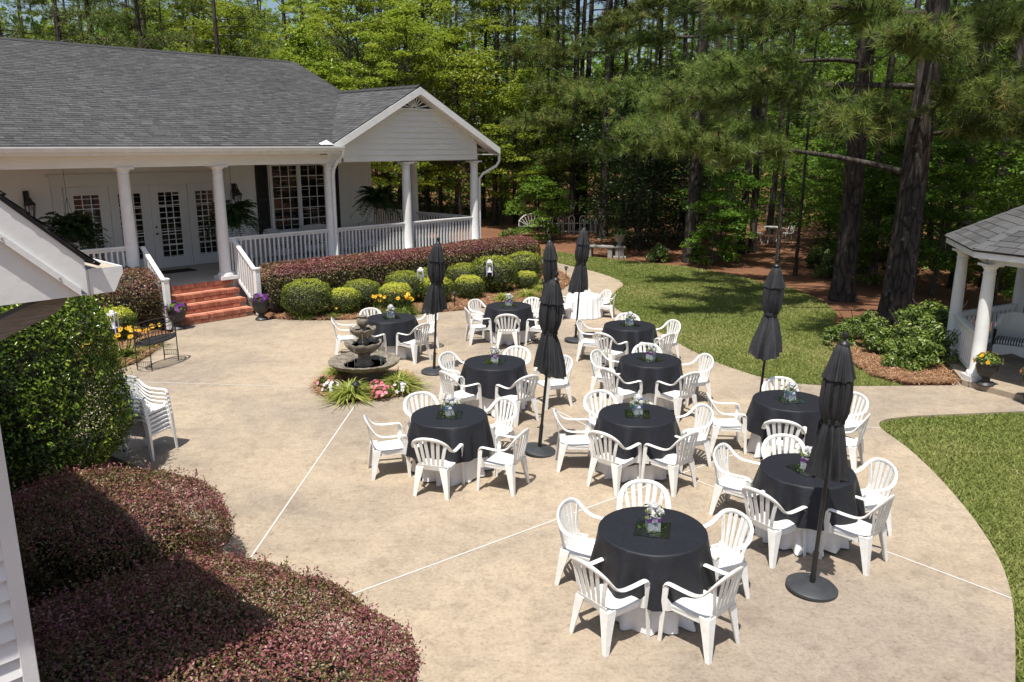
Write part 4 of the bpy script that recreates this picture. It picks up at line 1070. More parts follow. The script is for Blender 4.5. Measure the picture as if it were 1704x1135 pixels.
# ---------------------------------------------------------------- clipped shrubs
def core_mesh(name, a, b, c, p, lump, freq, seed, f=.86):
    L = Lump(12, freq, seed); n, m_ = 28, 16; V = []; F = []
    for j in range(m_+1):
        th = math.pi*j/m_
        for i in range(n):
            ph = 2*math.pi*i/n; V.append((math.sin(th)*math.cos(ph), math.sin(th)*math.sin(ph), math.cos(th)))
    d = norm(np.array(V)+1e-9); e = np.array([a,b,c])
    r = (np.abs(d/e)**p).sum(1)**(-1/p)*(1+lump*L(d*2))*f
    v = d*r[:,None]
    for j in range(m_):
        for i in range(n): F.append((j*n+i,(j+1)*n+i,(j+1)*n+(i+1)%n,j*n+(i+1)%n))
    return np_mesh(name, v, np.array(F), smooth=True)
def shrub(name, a, b, h, n, size, mat, p=2.6, taper=0, seed=0, lump=.06, freq=3., depth=.10, shade=None, aspect=.55, tilt=.55, zc=None, sprigs=0, stem_top=None, **tags):
    """clipped bush standing on z=0: leaf skin around a twiggy heart, on short stems"""
    o = empty(name, (0,0,0), 0, **tags)
    zc = h*.5 if zc is None else zc
    pts, nr, dep = shell(n, a, b, h*.5, p, depth, lump, freq, seed)
    tp = lambda q: np.c_[q[:,:2]*(1-taper*(q[:,2:3]/h+.5)), q[:,2]]
    pts = tp(pts)
    g = np.random.default_rng(seed+99)
    z01 = (pts[:,2]/h+.5)
    sh = shade(z01, dep, pts, nr, g) if shade else g.uniform(0,1,len(pts))
    if sprigs:
        k = g.choice(len(pts), sprigs); base = pts[k]; add = []; an = []; ash = []
        up = nr[k]*.6+np.array([0,0,.7])+g.normal(0,.3,(sprigs,3)); up = norm(up)
        for q in range(5):
            add.append(base+up*(size*.7*(q+1))+g.normal(0,size*.25,(sprigs,3))); an.append(up+g.normal(0,.8,(sprigs,3))); ash.append(np.clip(sh[k]+.22,0,1))
        pts = np.concatenate([pts]+add); nr = np.concatenate([nr]+an); sh = np.concatenate([sh]+ash)
    pts = pts + np.array([0,0,zc])
    keep = pts[:,2] > .02
    me = leaf_mesh('foliage', pts[keep], nr[keep], size, aspect, tilt, np.clip(sh[keep],0,1), r=g)
    link('foliage', me, mat, o)
    cm = core_mesh('inner_twigs', a, b, h*.5, p, lump, freq, seed, 1-depth*1.15/min(a,b,h*.5) if min(a,b,h*.5) > depth*2 else .7)
    if taper:
        co_ = np.empty(len(cm.vertices)*3, np.float32); cm.vertices.foreach_get('co', co_); cm.vertices.foreach_set('co', tp(co_.reshape(-1,3)).astype(np.float32).ravel()); cm.update()
    link('inner_twigs', cm, twig_mat, o, loc=(0,0,zc))
    s = MB()
    for k in range(5): x, y = g.uniform(-.3,.3)*a, g.uniform(-.3,.3)*b; s.tube([(x*.6,y*.6,-.08),(x,y,h*.4)],.018,5)
    s.build('stems', twig_mat, o)
    return o
LUMP = Lump(12, 1.6, 42)
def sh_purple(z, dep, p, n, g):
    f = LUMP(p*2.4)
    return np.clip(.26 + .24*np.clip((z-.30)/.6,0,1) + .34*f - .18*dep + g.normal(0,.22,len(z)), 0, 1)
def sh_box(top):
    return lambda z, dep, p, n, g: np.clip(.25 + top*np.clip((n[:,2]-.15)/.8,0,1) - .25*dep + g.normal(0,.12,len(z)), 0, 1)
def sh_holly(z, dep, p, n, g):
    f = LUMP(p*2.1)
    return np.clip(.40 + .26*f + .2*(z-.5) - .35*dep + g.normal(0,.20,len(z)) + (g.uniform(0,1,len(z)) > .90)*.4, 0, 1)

# tall glossy hedge and the two purple bushes in front of the camera
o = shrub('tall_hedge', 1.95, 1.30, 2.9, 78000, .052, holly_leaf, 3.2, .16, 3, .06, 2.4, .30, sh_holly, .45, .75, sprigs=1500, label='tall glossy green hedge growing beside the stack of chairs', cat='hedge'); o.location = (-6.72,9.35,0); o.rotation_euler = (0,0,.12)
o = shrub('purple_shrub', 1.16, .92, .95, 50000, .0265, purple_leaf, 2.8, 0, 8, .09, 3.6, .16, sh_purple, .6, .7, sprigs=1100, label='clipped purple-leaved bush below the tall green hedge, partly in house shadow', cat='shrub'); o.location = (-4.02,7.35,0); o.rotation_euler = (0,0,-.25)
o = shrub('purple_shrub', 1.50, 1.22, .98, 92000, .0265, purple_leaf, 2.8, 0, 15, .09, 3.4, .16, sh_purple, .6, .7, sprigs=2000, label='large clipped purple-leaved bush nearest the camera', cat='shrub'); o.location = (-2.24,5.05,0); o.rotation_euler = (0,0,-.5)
# purple hedge along the porch: one long clipped run
def hedge_run():
    o = empty('porch_hedge', (*H2(5.45,-1.02),0), HA, label='long clipped purple hedge running along the front of the porch', cat='hedge')
    a, b, h = 5.15, .66, 1.22
    g = np.random.default_rng(5); n = 52000
    # sample a rounded bar
    x = g.uniform(-a,a,n*2); th = g.uniform(-.25,math.pi+.25,n*2); d = np.stack([np.cos(th),np.sin(th)],1)
    r = (np.abs(d[:,0]/b)**4+np.abs(d[:,1]/(h*.62))**4)**(-1/4)
    endf = np.clip((a-np.abs(x))/.45,0,1)**.4; L = Lump(14,2.2,9)
    r = r*(.55+.45*endf)*(1+.06*L(np.c_[x*.9,d*1.5]))
    dep = g.beta(1.1,2.4,n*2)*.13
    p = np.c_[x, d[:,0]*(r-dep), h*.38+d[:,1]*(r-dep)]
    nr = np.c_[np.sign(x)*(endf < .8)*1.0, np.sign(d[:,0])*np.abs(d[:,0]/b)**3*b**3, np.maximum(0,d[:,1])**3*1.4]
    nr = norm(nr+1e-4); k = p[:,2] > .03; p, nr, dep = p[k][:n], nr[k][:n], dep[k][:n]
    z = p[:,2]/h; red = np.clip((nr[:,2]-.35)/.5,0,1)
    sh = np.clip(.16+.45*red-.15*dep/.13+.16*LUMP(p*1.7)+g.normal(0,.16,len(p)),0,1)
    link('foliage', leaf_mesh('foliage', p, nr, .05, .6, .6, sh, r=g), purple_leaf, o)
    m = MB(); m.box(-a+.25,a-.25,-b+.17,b-.17,.02,h*.86); m.build('inner_twigs', twig_mat, o, bevel=.1)
    return o
hedge_run()
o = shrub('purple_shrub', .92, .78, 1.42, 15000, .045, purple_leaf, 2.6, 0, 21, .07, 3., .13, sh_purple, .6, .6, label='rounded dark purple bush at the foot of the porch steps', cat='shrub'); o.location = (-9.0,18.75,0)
# boxwoods in the bed
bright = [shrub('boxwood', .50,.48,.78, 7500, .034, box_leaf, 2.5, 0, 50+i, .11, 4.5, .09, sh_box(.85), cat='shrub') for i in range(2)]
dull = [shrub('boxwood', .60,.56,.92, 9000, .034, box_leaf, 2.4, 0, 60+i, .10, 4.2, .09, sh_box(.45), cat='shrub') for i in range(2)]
BX = [ # s, t in the house frame, kind, scale, label
 (-5.12,19.98,0,1.05,'big rounded green boxwood nearest the porch steps'),
 (-4.26,20.30,1,.90,'bright lime-topped boxwood second from the steps, in the front row'),
 (-3.95,21.05,0,.86,'dull green boxwood behind the second bright boxwood from the steps'),
 (-3.02,20.75,1,.95,'bright lime-topped boxwood behind the yellow daylilies'),
 (-2.90,21.75,0,.95,'dull green boxwood behind the daylilies against the purple hedge'),
 (-2.32,22.85,0,.82,'green boxwood half hidden behind the white hanging lantern'),
 (-2.05,21.65,1,.92,'bright boxwood left of the umbrella behind the fountain table'),
 (-1.20,22.35,1,.86,'bright boxwood right of the umbrella behind the fountain table'),
 (-1.40,23.55,0,.92,'dull boxwood against the hedge right of that umbrella'),
 (-.52,23.40,0,1.15,'largest boxwood with a lantern hanging before it'),
 (.35,24.95,0,1.10,'rounded boxwood at the far end of the purple hedge'),
 (.42,23.85,1,.72,'small yellowish boxwood at the far end of the front row'),
 (-8.75,17.35,1,1.0,'rounded boxwood behind the wire stand near the tall hedge')]
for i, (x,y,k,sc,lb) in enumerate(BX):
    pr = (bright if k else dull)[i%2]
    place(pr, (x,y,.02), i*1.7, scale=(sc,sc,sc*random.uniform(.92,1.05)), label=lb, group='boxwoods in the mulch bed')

# ---------------------------------------------------------------- strap-leaved plants, flowers
def blades(n, L, W, spread, g, up=.9, seg=4, droop=1.0):
    a = g.uniform(0,6.28,n); el = g.uniform(.25,1.0,n)*up*1.35; ln = L*g.uniform(.55,1.15,n)
    bx = g.normal(0,spread*.25,(n,2)); V = np.zeros((n,(seg+1)*2,3)); t0 = np.c_[np.cos(a),np.sin(a)]; sd = np.c_[-np.sin(a),np.cos(a)]
    for j in range(seg+1):
        q = j/seg; hor = ln*q*np.cos(el)*(1+.25*q); ver = ln*(np.sin(el)*q - droop*.55*q*q)
        c = np.c_[bx+t0*hor[:,None], np.maximum(ver,.0)+.0]; w = W*(1-q**2.2)*.5+.001
        V[:,j*2,:2] = c[:,:2]-sd*w; V[:,j*2,2] = c[:,2]; V[:,j*2+1,:2] = c[:,:2]+sd*w; V[:,j*2+1,2] = c[:,2]
    i = (np.arange(n)*(seg+1)*2)[:,None]; F = []
    for j in range(seg): F.append(i+np.array([[2*j,2*j+1,2*j+3,2*j+2]]))
    return V.reshape(-1,3), np.concatenate(F,1).reshape(-1,4)
def clump(name, n, L, W, spread, mat, seed, **tags):
    g = np.random.default_rng(seed); o = empty(name, (0,0,0), 0, **tags)
    v, f = blades(n, L, W, spread, g); link('leaves', np_mesh('leaves', v, f, np.repeat(g.uniform(0,1,n),4)), mat, o)
    MB().lathe([(.05,-.02),(.06,.03),(.02,.06)],8).build('crown', twig_mat, o)
    return o
liri = [clump('liriope', 330, .50, .020, .22, strap_leaf, 70+i, cat='plant') for i in range(2)]
for i, (x,y,sc,lb) in enumerate([(-.22,22.0,.85,'striped grassy clump left of the last two in the mulch bed'),(.42,22.55,.9,'striped grassy clump under the small yellowish boxwood'),(.85,23.35,.8,'striped grassy clump closest to the path corner'),(1.0,24.4,.85,'striped grassy clump beside the path light'),
        (-2.75,13.15,1.12,'wide striped grass clump spilling in front of the fountain'),(-2.0,13.75,1.15,'tall striped grass clump at the right of the fountain'),(-3.25,14.6,.8,'striped grass clump behind the fountain basin')]):
    place(liri[i%2], (x,y,.06), i*2.1, scale=sc, label=lb, group='striped grass clumps')
def daylily(seed, nb, nf, mat):
    o = clump('daylily', nb, .52, .02, .3, lily_leaf, seed, cat='flower'); g = np.random.default_rng(seed)
    c = []; nr = []; st = MB()
    for k in range(nf):
        x, y = g.normal(0,.17,2); z = g.uniform(.34,.52); st.tube([(x*.4,y*.4,0),(x*.8,y*.8,z*.6),(x,y,z)],.006,4)
        ax = norm(np.array([[g.normal(0,.5),-.8+g.normal(0,.4),.7]]))[0]
        for q in range(6):
            a = q*math.pi/3; e1 = norm(np.cross(ax,[0,0,1.])[None])[0]; e2 = np.cross(ax,e1); d = e1*math.cos(a)+e2*math.sin(a)
            c.append(np.array([x,y,z])+d*.034+ax*.02); nr.append(ax-d*.5)
    link('blossoms', leaf_mesh('blossoms', np.array(c), np.array(nr), .07, .55, .1, r=g), mat, o); st.build('flower_stalks', lily_leaf, o)
    return o
for i, (x,y,sc,nf,lb) in enumerate([(-5.15,19.72,.75,3,'daylily clump with two yellow blooms by the steps'),(-3.45,20.15,.9,7,'daylily clump with yellow blooms left of its twin'),(-2.72,20.25,1.1,12,'largest daylily clump full of yellow blooms'),(-4.45,19.75,.55,0,'small green daylily clump without blooms'),(-7.85,15.85,1.1,12,'daylily clump of orange blooms behind the wire stand'),(-7.72,16.75,.9,7,'yellow daylily clump between the wire stand and dark pot'),(-8.0,15.15,1.0,9,'daylily clump against the tall green hedge')]):
    d = daylily(90+i, 150, max(nf,1), pet_yellow); d.location = (x,y,.03); d.scale = (sc,)*3; d['label'] = lb; d['group'] = 'daylilies'
def bedding(seed, r, h, nl, nf, petal, fl=.045, **tags):
    g = np.random.default_rng(seed); o = empty('bedding_flower', (0,0,0), 0, **tags)
    d = norm(g.normal(0,1,(nl,3))); d[:,2] = np.abs(d[:,2]); p = d*np.array([r,r,h])*g.uniform(.55,1,(nl,1))
    link('leaves', leaf_mesh('leaves', p+np.array([0,0,.02]), d, .05, .6, .6, r=g), azalea_leaf, o)
    d = norm(g.normal(0,1,(nf,3))); d[:,2] = np.abs(d[:,2])+.15; d = norm(d)*np.array([r,r,h]); c = []; nr = []; sh = []
    for q in d:
        ax = norm((q/np.array([r,r,h])+np.array([0,-.3,.4]))[None])[0]; s0 = g.uniform(0,1)
        for k in range(5):
            a = k*1.2566; e1 = norm(np.cross(ax,[.3,.1,1.])[None])[0]; e2 = np.cross(ax,e1); c.append(q*1.04+(e1*math.cos(a)+e2*math.sin(a))*fl*.42+np.array([0,0,.02])); nr.append(ax); sh.append(np.clip(s0+g.normal(0,.1),0,1))
    link('blossoms', leaf_mesh('blossoms', np.array(c), np.array(nr), fl, .9, .12, np.array(sh), r=g), petal, o)
    return o
for i, (x,y,r,pm,lb) in enumerate([(-3.12,13.42,.15,pet_white,'white impatiens at the left of the fountain'),(-3.32,13.72,.13,pet_pink,'small pink impatiens at the far left of the fountain bed'),(-2.18,13.18,.19,pet_pink,'pink impatiens at the right of the fountain grass'),(-1.92,13.35,.12,pet_white,'single white impatiens beside the pink ones'),(-2.33,13.45,.14,pet_pink,'pink impatiens tucked close under the basin')]):
    b = bedding(120+i, r, .17, 160, 20 if r > .13 else 8, pm, .042, label=lb, cat='flower'); b.location = (x,y,.06)
# urn planters
def urn(seed, petal, mat=pot_mat, nf=34, **tags):
    g = np.random.default_rng(seed); o = empty('urn_planter', (0,0,0), 0, **tags)
    MB().lathe([(.13,0),(.14,.02),(.12,.05),(.07,.08),(.06,.13),(.10,.16),(.15,.22),(.175,.32),(.18,.40),(.205,.42),(.205,.445),(.175,.445),(.165,.40),(.05,.39)],28).build('urn', mat, o, smooth=True, ang=40)
    MB().lathe([(.01,.405),(.168,.41)],20).build('soil', mulch_soil, o)
    d = norm(g.normal(0,1,(420,3))); d[:,2] = np.abs(d[:,2]); p = d*np.array([.22,.22,.15])*g.uniform(.5,1,(420,1))+np.array([0,0,.42])
    link('leaves', leaf_mesh('leaves', p, d, .055, .6, .6, r=g), lily_leaf, o)
    c = []; nr = []; sh = []
    for k in range(nf):
        q = norm(g.normal(0,1,(1,3)))[0]; q[2] = abs(q[2]); s0 = g.uniform(0,1)
        for j in range(5):
            a = j*1.2566; e1 = norm(np.cross(q,[.3,.1,1.])[None])[0]; e2 = np.cross(q,e1)
            c.append(q*np.array([.23,.23,.16])+(e1*math.cos(a)+e2*math.sin(a))*.02+np.array([0,0,.43])); nr.append(q); sh.append(s0)
    link('blossoms', leaf_mesh('blossoms', np.array(c), np.array(nr), .05, .9, .1, np.array(sh), r=g), petal, o)
    return o
for x,y,z,sc,pm,lb in [(-6.18,19.60,.0,1.12,pet_purple,'dark urn of purple pansies at the right foot of the steps'),(-7.82,18.55,.0,1.12,pet_purple,'dark urn of purple pansies at the left foot of the steps'),(8.30,13.66,.101,1.0,pet_yellow,'dark urn of yellow and violet flowers beside the gazebo column'),(8.62,12.85,.101,1.0,pet_pink,'dark urn of flowers cut by the photo edge in the gazebo doorway')]:
    u = urn(int(x*100)%97+150, pm, nf=34 if x < 0 else 9, label=lb, cat='planter', group='urn planters'); u.location = (x,y,z); u.scale = (sc,)*3

# hanging ferns on the porch
def fern(seed, **tags):
    g = np.random.default_rng(seed); o = empty('hanging_fern', (0,0,0), 0, **tags)
    c = []; nr = []
    for k in range(170):
        a = g.uniform(0,6.28); L = g.uniform(.40,.66); e = g.uniform(-.2,1.5)
        for q in np.linspace(.12,1,15):
            hor = L*q*math.cos(e*.7); z = L*(math.sin(e)*q*1.1-.62*q*q)+.05; t = np.array([math.cos(a),math.sin(a),0]); s_ = np.array([-t[1],t[0],0])
            for sg in (-1,1): c.append(t*hor+s_*sg*.028*(1.1-q*.7)+np.array([0,0,z])); nr.append(np.array([0,0,1.])+t*.4)
    link('fronds', leaf_mesh('fronds', np.array(c), np.array(nr), .075, .32, .25, r=g), fern_leaf, o)
    MB().lathe([(.08,-.16),(.13,-.08),(.15,.0),(.14,.01)],16).build('basket', pot_mat, o)
    m = MB()
    for k in range(3): a = k*2.094; m.tube([(.14*math.cos(a),.14*math.sin(a),0),(0,0,.5)],.004,4)
    m.tube([(0,0,.5),(0,0,tags.pop('drop',.9) if False else 1.05)],.004,4); m.build('hanger', black_metal, o)
    return o
for s,t,z,lb in [(-3.25,.75,2.05,'hanging fern at the far left of the porch doors'),(.75,.55,2.15,'hanging fern behind the porch column right of the doors'),(5.75,.75,2.35,'large hanging fern in front of the bare porch wall')]:
    f = fern(int(s*10)+400, label=lb, cat='fern', group='hanging ferns'); z -= .12; f.location = (*H2(s,t+.25),z+.25); f.scale = (1.4,1.4,1.35)
    f_h = [c for c in f.children if c.name.startswith('hanger')][0]; f_h.scale = (1,1,(3.93-(z+.25))/1.05/1.35)
# porch wicker seats with patterned cushions
def mk_pattern(name, a, b, sc):
    m, nt, bs = nodes(name); w = N(nt, 'ShaderNodeTexWave'); w.inputs['Scale'].default_value = sc; w.inputs['Distortion'].default_value = 4.
    w.inputs['Detail'].default_value = 1.; w.inputs['Detail Scale'].default_value = 1.4
    nt.links.new(coords(nt), w.inputs['Vector']); r = ramp(nt, [(.45,a),(.55,b)], w.outputs['Fac']); nt.links.new(r.outputs[0], bs.inputs['Base Color']); bs.inputs['Roughness'].default_value = .9; return m
cush_black = mk_pattern('scroll_fabric', (.02,.02,.022), (.6,.6,.58), 3.)
def mk_stripe():
    m, nt, bs = nodes('striped_fabric'); w = N(nt, 'ShaderNodeTexWave'); w.inputs['Scale'].default_value = 7.; nt.links.new(coords(nt), w.inputs['Vector'])
    r = ramp(nt, [(.48,(.02,.02,.02)),(.52,(.68,.67,.64))], w.outputs['Fac']); nt.links.new(r.outputs[0], bs.inputs['Base Color']); bs.inputs['Roughness'].default_value = .9; return m
cush_stripe = mk_stripe()
def wicker_seat(name, W, mat, cush, **tags):
    """facing -y; rounded barrel back sweeping into the arms"""
    o = empty(name, (0,0,0), 0, **tags); D = .52; n = 28
    V = []; F = []; hw = W/2
    for k in range(n+1):
        q = k/n*2-1; a = q*math.pi/2
        x = hw*math.copysign(abs(math.sin(a))**.6, math.sin(a)); y = -.24+D*abs(math.cos(a))**.6
        top = .92 if abs(q) < .45 else .92-.27*min(1,(abs(q)-.45)/.3)
        if abs(q) < .45: top -= .05*(abs(q)/.45)**2
        for s_, z in ((0,.26),(0,top*.6),(0,top),(.045,top+.012),(.06,top-.02),(.035,top*.6),(.03,.26)):
            V.append((x*(1-s_*1.2/hw), y-s_*(1 if abs(q) < .6 else .3), z))
    for k in range(n):
        for j in range(6): F.append((k*7+j,k*7+j+1,(k+1)*7+j+1,(k+1)*7+j))
    MB().add(V,F).build('wicker_shell', mat, o, smooth=True, ang=60)
    MB().box(-hw+.05,hw-.05,-.27,.22,.30,.36).build('seat_deck', mat, o, bevel=.015)
    A = MB(); A.add([(-hw+.04,-.272,.33),(hw-.04,-.272,.33),(hw-.04,-.272,.2),(hw*.5,-.272,.16),(0,-.272,.22),(-hw*.5,-.272,.16),(-hw+.04,-.272,.2)],[(0,1,2,3,4,5,6)]).build('apron', mat, o)
    MB().box(-hw+.07,hw-.07,-.26,.17,.362,.45).build('cushion', cush, o, bevel=.03)
    for sx in (-1,1):
        for sy in (-1,1):
            MB().tube([(sx*(hw-.06),-.02+sy*.22,.34),(sx*(hw-.04),-.02+sy*.25,0)],[.026,.02],8).build('leg', mat, o, smooth=True)
    return o
def hp(s,t,z,r): return dict(loc=(*H2(s,t),z), rz=HA+r)
q = wicker_seat('wicker_loveseat', 1.35, wicker_dk, cush_black, label='white wicker loveseat under the porch window', cat='sofa'); q.location = (*H2(4.35,2.35),ZP); q.rotation_euler = (0,0,HA)
q = wicker_seat('wicker_armchair', .74, wicker_dk, cush_black, label='wicker porch armchair between the fern and the loveseat', cat='chair', group='porch armchairs'); q.location = (*H2(2.75,2.15),ZP); q.rotation_euler = (0,0,HA+.2)
q2 = copy_tree(q); q2.location = (*H2(6.1,2.05),ZP); q2.rotation_euler = (0,0,HA-.25); q2['label'] = 'wicker porch armchair at the far end near the big fern'
# small table lantern on the porch
pl_ = empty('porch_table', (*H2(7.35,2.1),ZP), HA, label='small dark side table with a lantern by the porch corner', cat='table')
MB().lathe([(.24,.52),(.25,.54),(.24,.55)],24).build('top', black_metal, pl_)
for k in range(3): a = k*2.094; MB().tube([(.2*math.cos(a),.2*math.sin(a),.52),(.1*math.cos(a),.1*math.sin(a),.25),(.22*math.cos(a),.22*math.sin(a),0)],.012,6).build('leg', black_metal, pl_)

# ---------------------------------------------------------------- small bed furniture
def hook_lantern(x, y, h, lb, rz=0):
    o = empty('hook_lantern', (x,y,0), rz, label=lb, cat='lantern', group='lanterns on hooks in the beds')
    MB().tube([(0,0,-.1),(0,0,h)]+[(.06-.06*math.cos(a),0,h+.07*math.sin(a)) for a in (.5,1.,1.57,2.1,2.6)]+[(.115,0,h-.02)],.007,6).build('hook', black_metal, o)
    zt = h-.06
    MB().box(.055,.175,-.06,.06,zt-.24,zt-.225).box(.055,.175,-.06,.06,zt-.03,zt).lathe([(.045,zt),(.03,zt+.04),(.01,zt+.05)],12,(.115,0,0)).build('frame', lantern_white, o)
    m = MB()
    for sx in (.06,.17):
        for sy in (-.055,.055): m.box(sx-.006,sx+.006,sy-.006,sy+.006,zt-.225,zt-.03)
    m.build('posts', lantern_white, o)
    MB().lathe([(.03,zt-.224),(.03,zt-.12),(.005,zt-.118)],12,(.115,0,0)).build('candle', white_paint, o)
    MB().box(.048,.066,-.066,-.061,zt-.30,zt-.02).box(.164,.182,-.066,-.061,zt-.32,zt-.04).build('ribbon', ribbon, o); o.scale = (1.3,1.3,1.25)
hook_lantern(-2.62,21.75,.80,'white lantern with lavender ribbon hanging left of the boxwood umbrella')
hook_lantern(-.78,22.75,.86,'white lantern with lavender ribbon before the largest boxwood')
hook_lantern(-7.98,15.55,.86,'white lantern with lavender ribbon above the daylilies by the tall hedge')
def path_light(x,y,lb,h=.38):
    o = empty('path_light', (x,y,.0), 0, label=lb, cat='lamp', group='black path lights')
    MB().tube([(0,0,-.05),(0,0,h-.08)],.012,8).build('stake', black_metal, o)
    MB().lathe([(.03,h-.10),(.035,h-.02),(.075,h-.02),(.06,h+.005),(.02,h+.03)],14).build('hood', black_metal, o)
for x,y,lb in [(-1.52,21.1,'black path light in the bed right of the fountain table umbrella'),(.90,23.0,'black path light among the striped grass clumps'),(-4.55,20.0,'black path light beside the small green daylily'),(1.72,25.6,'black path light at the bend of the back path'),(-2.63,12.98+.12,'black spotlight at the front rim of the fountain bed')]:
    path_light(x,y,lb,.30 if y < 14 else .42)
# half-moon wire plant stand on the patio
ws = empty('wire_plant_stand', (-6.92,15.33,0), R(76), label='black wrought-iron oval plant stand beside the daylilies', cat='stand')
def oval(z, a=.52, b=.24, n=40): return [(a*math.cos(2*math.pi*k/n), b*math.sin(2*math.pi*k/n), z) for k in range(n+1)]
for z in (.52,.86): MB().tube(oval(z),.012,6,False).build('rim', black_metal, ws)
MB().tube(oval(.60),.007,5,False).build('rim', black_metal, ws); MB().tube(oval(.79),.007,5,False).build('rim', black_metal, ws)
m = MB()
for k in range(36):
    a = 2*math.pi*k/36; m.tube([(.52*math.cos(a),.24*math.sin(a),.52),(.52*math.cos(a),.24*math.sin(a),.60 if k%3 else .86)],.005,4)
m.build('spindles', black_metal, ws)
m = MB()
for k in range(-24,25):
    x = k*.0205; y = .24*math.sqrt(max(0,1-(x/.52)**2)); m.tube([(x,-y,.52),(x,y,.52)],.0035,4)
for k in range(-5,6):
    y = k*.042; x = .52*math.sqrt(max(0,1-(y/.24)**2)); m.tube([(-x,y,.523),(x,y,.523)],.0035,4)
m.build('tray_mesh', black_metal, ws)
for x,y in ((-.40,-.16),(-.40,.16),(.40,-.16),(.40,.16)):
    MB().tube([(x,y,.86),(x,y,0)],.010,6).build('leg', black_metal, ws)
for sx in (-1,1):
    m = MB()
    for z in (.10,.20): m.tube([(sx*(.40+.10*math.cos(a)),.16*math.sin(a)/1.0,z) for a in np.linspace(-1.57,1.57,12)],.006,5)
    for a in np.linspace(-1.4,1.4,12): m.tube([(sx*(.40+.10*math.cos(a)),.16*math.sin(a),.10),(sx*(.40+.10*math.cos(a)),.16*math.sin(a),.20)],.004,4)
    m.build('foot_band', black_metal, ws)
# garden hose in the shade of the near building
hz_ = MB()
pts = []
for k in range(5*26):
    a = k*2*math.pi/26; r_ = .24+.03*math.sin(k*.13)+.006*(k//26); pts.append((r_*math.cos(a),r_*math.sin(a)*1.1,.02+.012*(k//26)+.008*math.sin(a*2+k)))
hz_.tube(pts+[(.5,.3,.02),(.8,.2,.02)],.012,7).build('garden_hose', hose_mat, label='coiled dark garden hose in the shadow below the near wall', cat='hose', smooth=True, loc=(-3.35,5.75,.05))
# ---------------------------------------------------------------- the near building's gable corner
near = empty('outbuilding', (-1.99,4.1,0), HA, label='white sided building corner with gutter close to the camera', cat='building')
EZ2 = 3.63; KS = .95; B1 = 7.0; A1 = -4.2
def nb(name, mat, *boxes, bevel=0):
    m = MB()
    for b in boxes: m.box(*b)
    return m.build(name, mat, near, bevel=bevel)
def sl(a0, a1, top, bot, b0, b1, name, mat):
    """board following the rake between a0 and a1, between heights top and bot below the roof line"""
    z = lambda a: EZ2+KS*(-.14-a)
    return MB().add([(a0,b0,z(a0)-bot),(a1,b0,z(a1)-bot),(a1,b0,z(a1)-top),(a0,b0,z(a0)-top),(a0,b1,z(a0)-bot),(a1,b1,z(a1)-bot),(a1,b1,z(a1)-top),(a0,b1,z(a0)-top)],
                    [(0,1,2,3),(7,6,5,4),(0,4,5,1),(3,2,6,7),(0,3,7,4),(1,5,6,2)]).build(name, mat, near)
sl(A1,-.135,-.010,.0,-.03,B1,'roof_deck',ridge_mat)
z2 = EZ2+KS*(-.14-A1)
rs = math.hypot(1,KS)
roof_tabs('shingles', (-.125,-.035,EZ2-.005), (0,1,0), (-1/rs,0,KS/rs), B1+.03, 4.1*rs, near, seed=9)
sl(A1,-.16,.0,.012,-.026,-.008,'drip_edge',shutter_black)
sl(A1,-.176,.015,.185,-.018,.0,'rake_board',white_paint)
sl(A1,-.212,.185,.222,-.034,.0,'rake_molding',white_paint)
for k in range(6):
    a = -.30-.22*k; z = EZ2+KS*(-.14-a)-.205
    MB().lathe([(.006,0),(.005,.003)],10).build('screw', gray_stone, near, rot=(R(90),0,0), loc=(a,-.0345,z))
# flat gable panel with its level lower edge
zb2 = EZ2-.155
MB().add([(A1,-.006,zb2),(-.20,-.006,zb2),(A1,-.006,EZ2+KS*(-.14-A1)-.21),(A1,.02,zb2),(-.20,.02,zb2),(A1,.02,EZ2+KS*(-.14-A1)-.21)],[(0,1,2),(5,4,3),(0,3,4,1),(1,4,5,2)]).build('gable_panel', white_paint, near)
nb('soffit', white_paint, (-.45,-.165,-.002,B1,EZ2-.155,EZ2-.148)); nb('fascia', white_paint, (-.178,-.162,-.004,B1,EZ2-.16,EZ2-.03))
g2 = [(-a,b) for a,b in [(0,0),(-.09,0),(-.10,.02),(-.115,.06),(-.13,.085),(-.13,.12),(-.122,.12),(-.122,.09),(-.10,.065),(-.085,.008),(-.008,.008),(-.008,.12),(0,.12)]]
MB().extr([(q*1.28-.16,z*1.06+EZ2-.155) for q,z in g2], (0,.0), (0,B1), (1,0)).build('gutter', white_paint, near)
cap = [(q*1.28-.16,z*1.06+EZ2-.155) for q,z in [(0,0),(.09,0),(.10,.02),(.115,.06),(.13,.085),(.13,.12),(0,.12)]]
MB().extr(cap, (0,-.004), (0,.0), (1,0)).build('gutter_cap', white_paint, near)
leaf_litter = plain('gutter_litter', (.42,.36,.28), .9, .2, 20., .4, 80.)
nb('gutter_litter', leaf_litter, (-.147,-.008,.01,B1-.1,EZ2-.14,EZ2-.036))
# wall, corner board, clapboards
WA, WB = -.57, .30
nb('wall', siding_mat, (A1,WA-.02,WB+.03,B1,0,EZ2-.165))
nb('corner_board', white_paint, (WA-.075,WA+.004,WB-.012,WB+.02,0,EZ2-.165), (WA-.02,WA+.004,WB+.02,WB+.10,0,EZ2-.165), bevel=.004)
cb = board_mesh('clapboard', 3.5, .115, .034); cb.materials.append(white_paint)
for k in range(30): link('clapboard', cb, None, near, loc=(WA-.075-3.5, WB+.022, .03+k*.115))
cb2 = board_mesh('clapboard', 6.5, .115, .02); cb2.materials.append(white_paint)
for k in range(30): link('clapboard', cb2, None, near, loc=(WA-.018, WB+.10, .03+k*.115), rot=(0,0,R(90)))
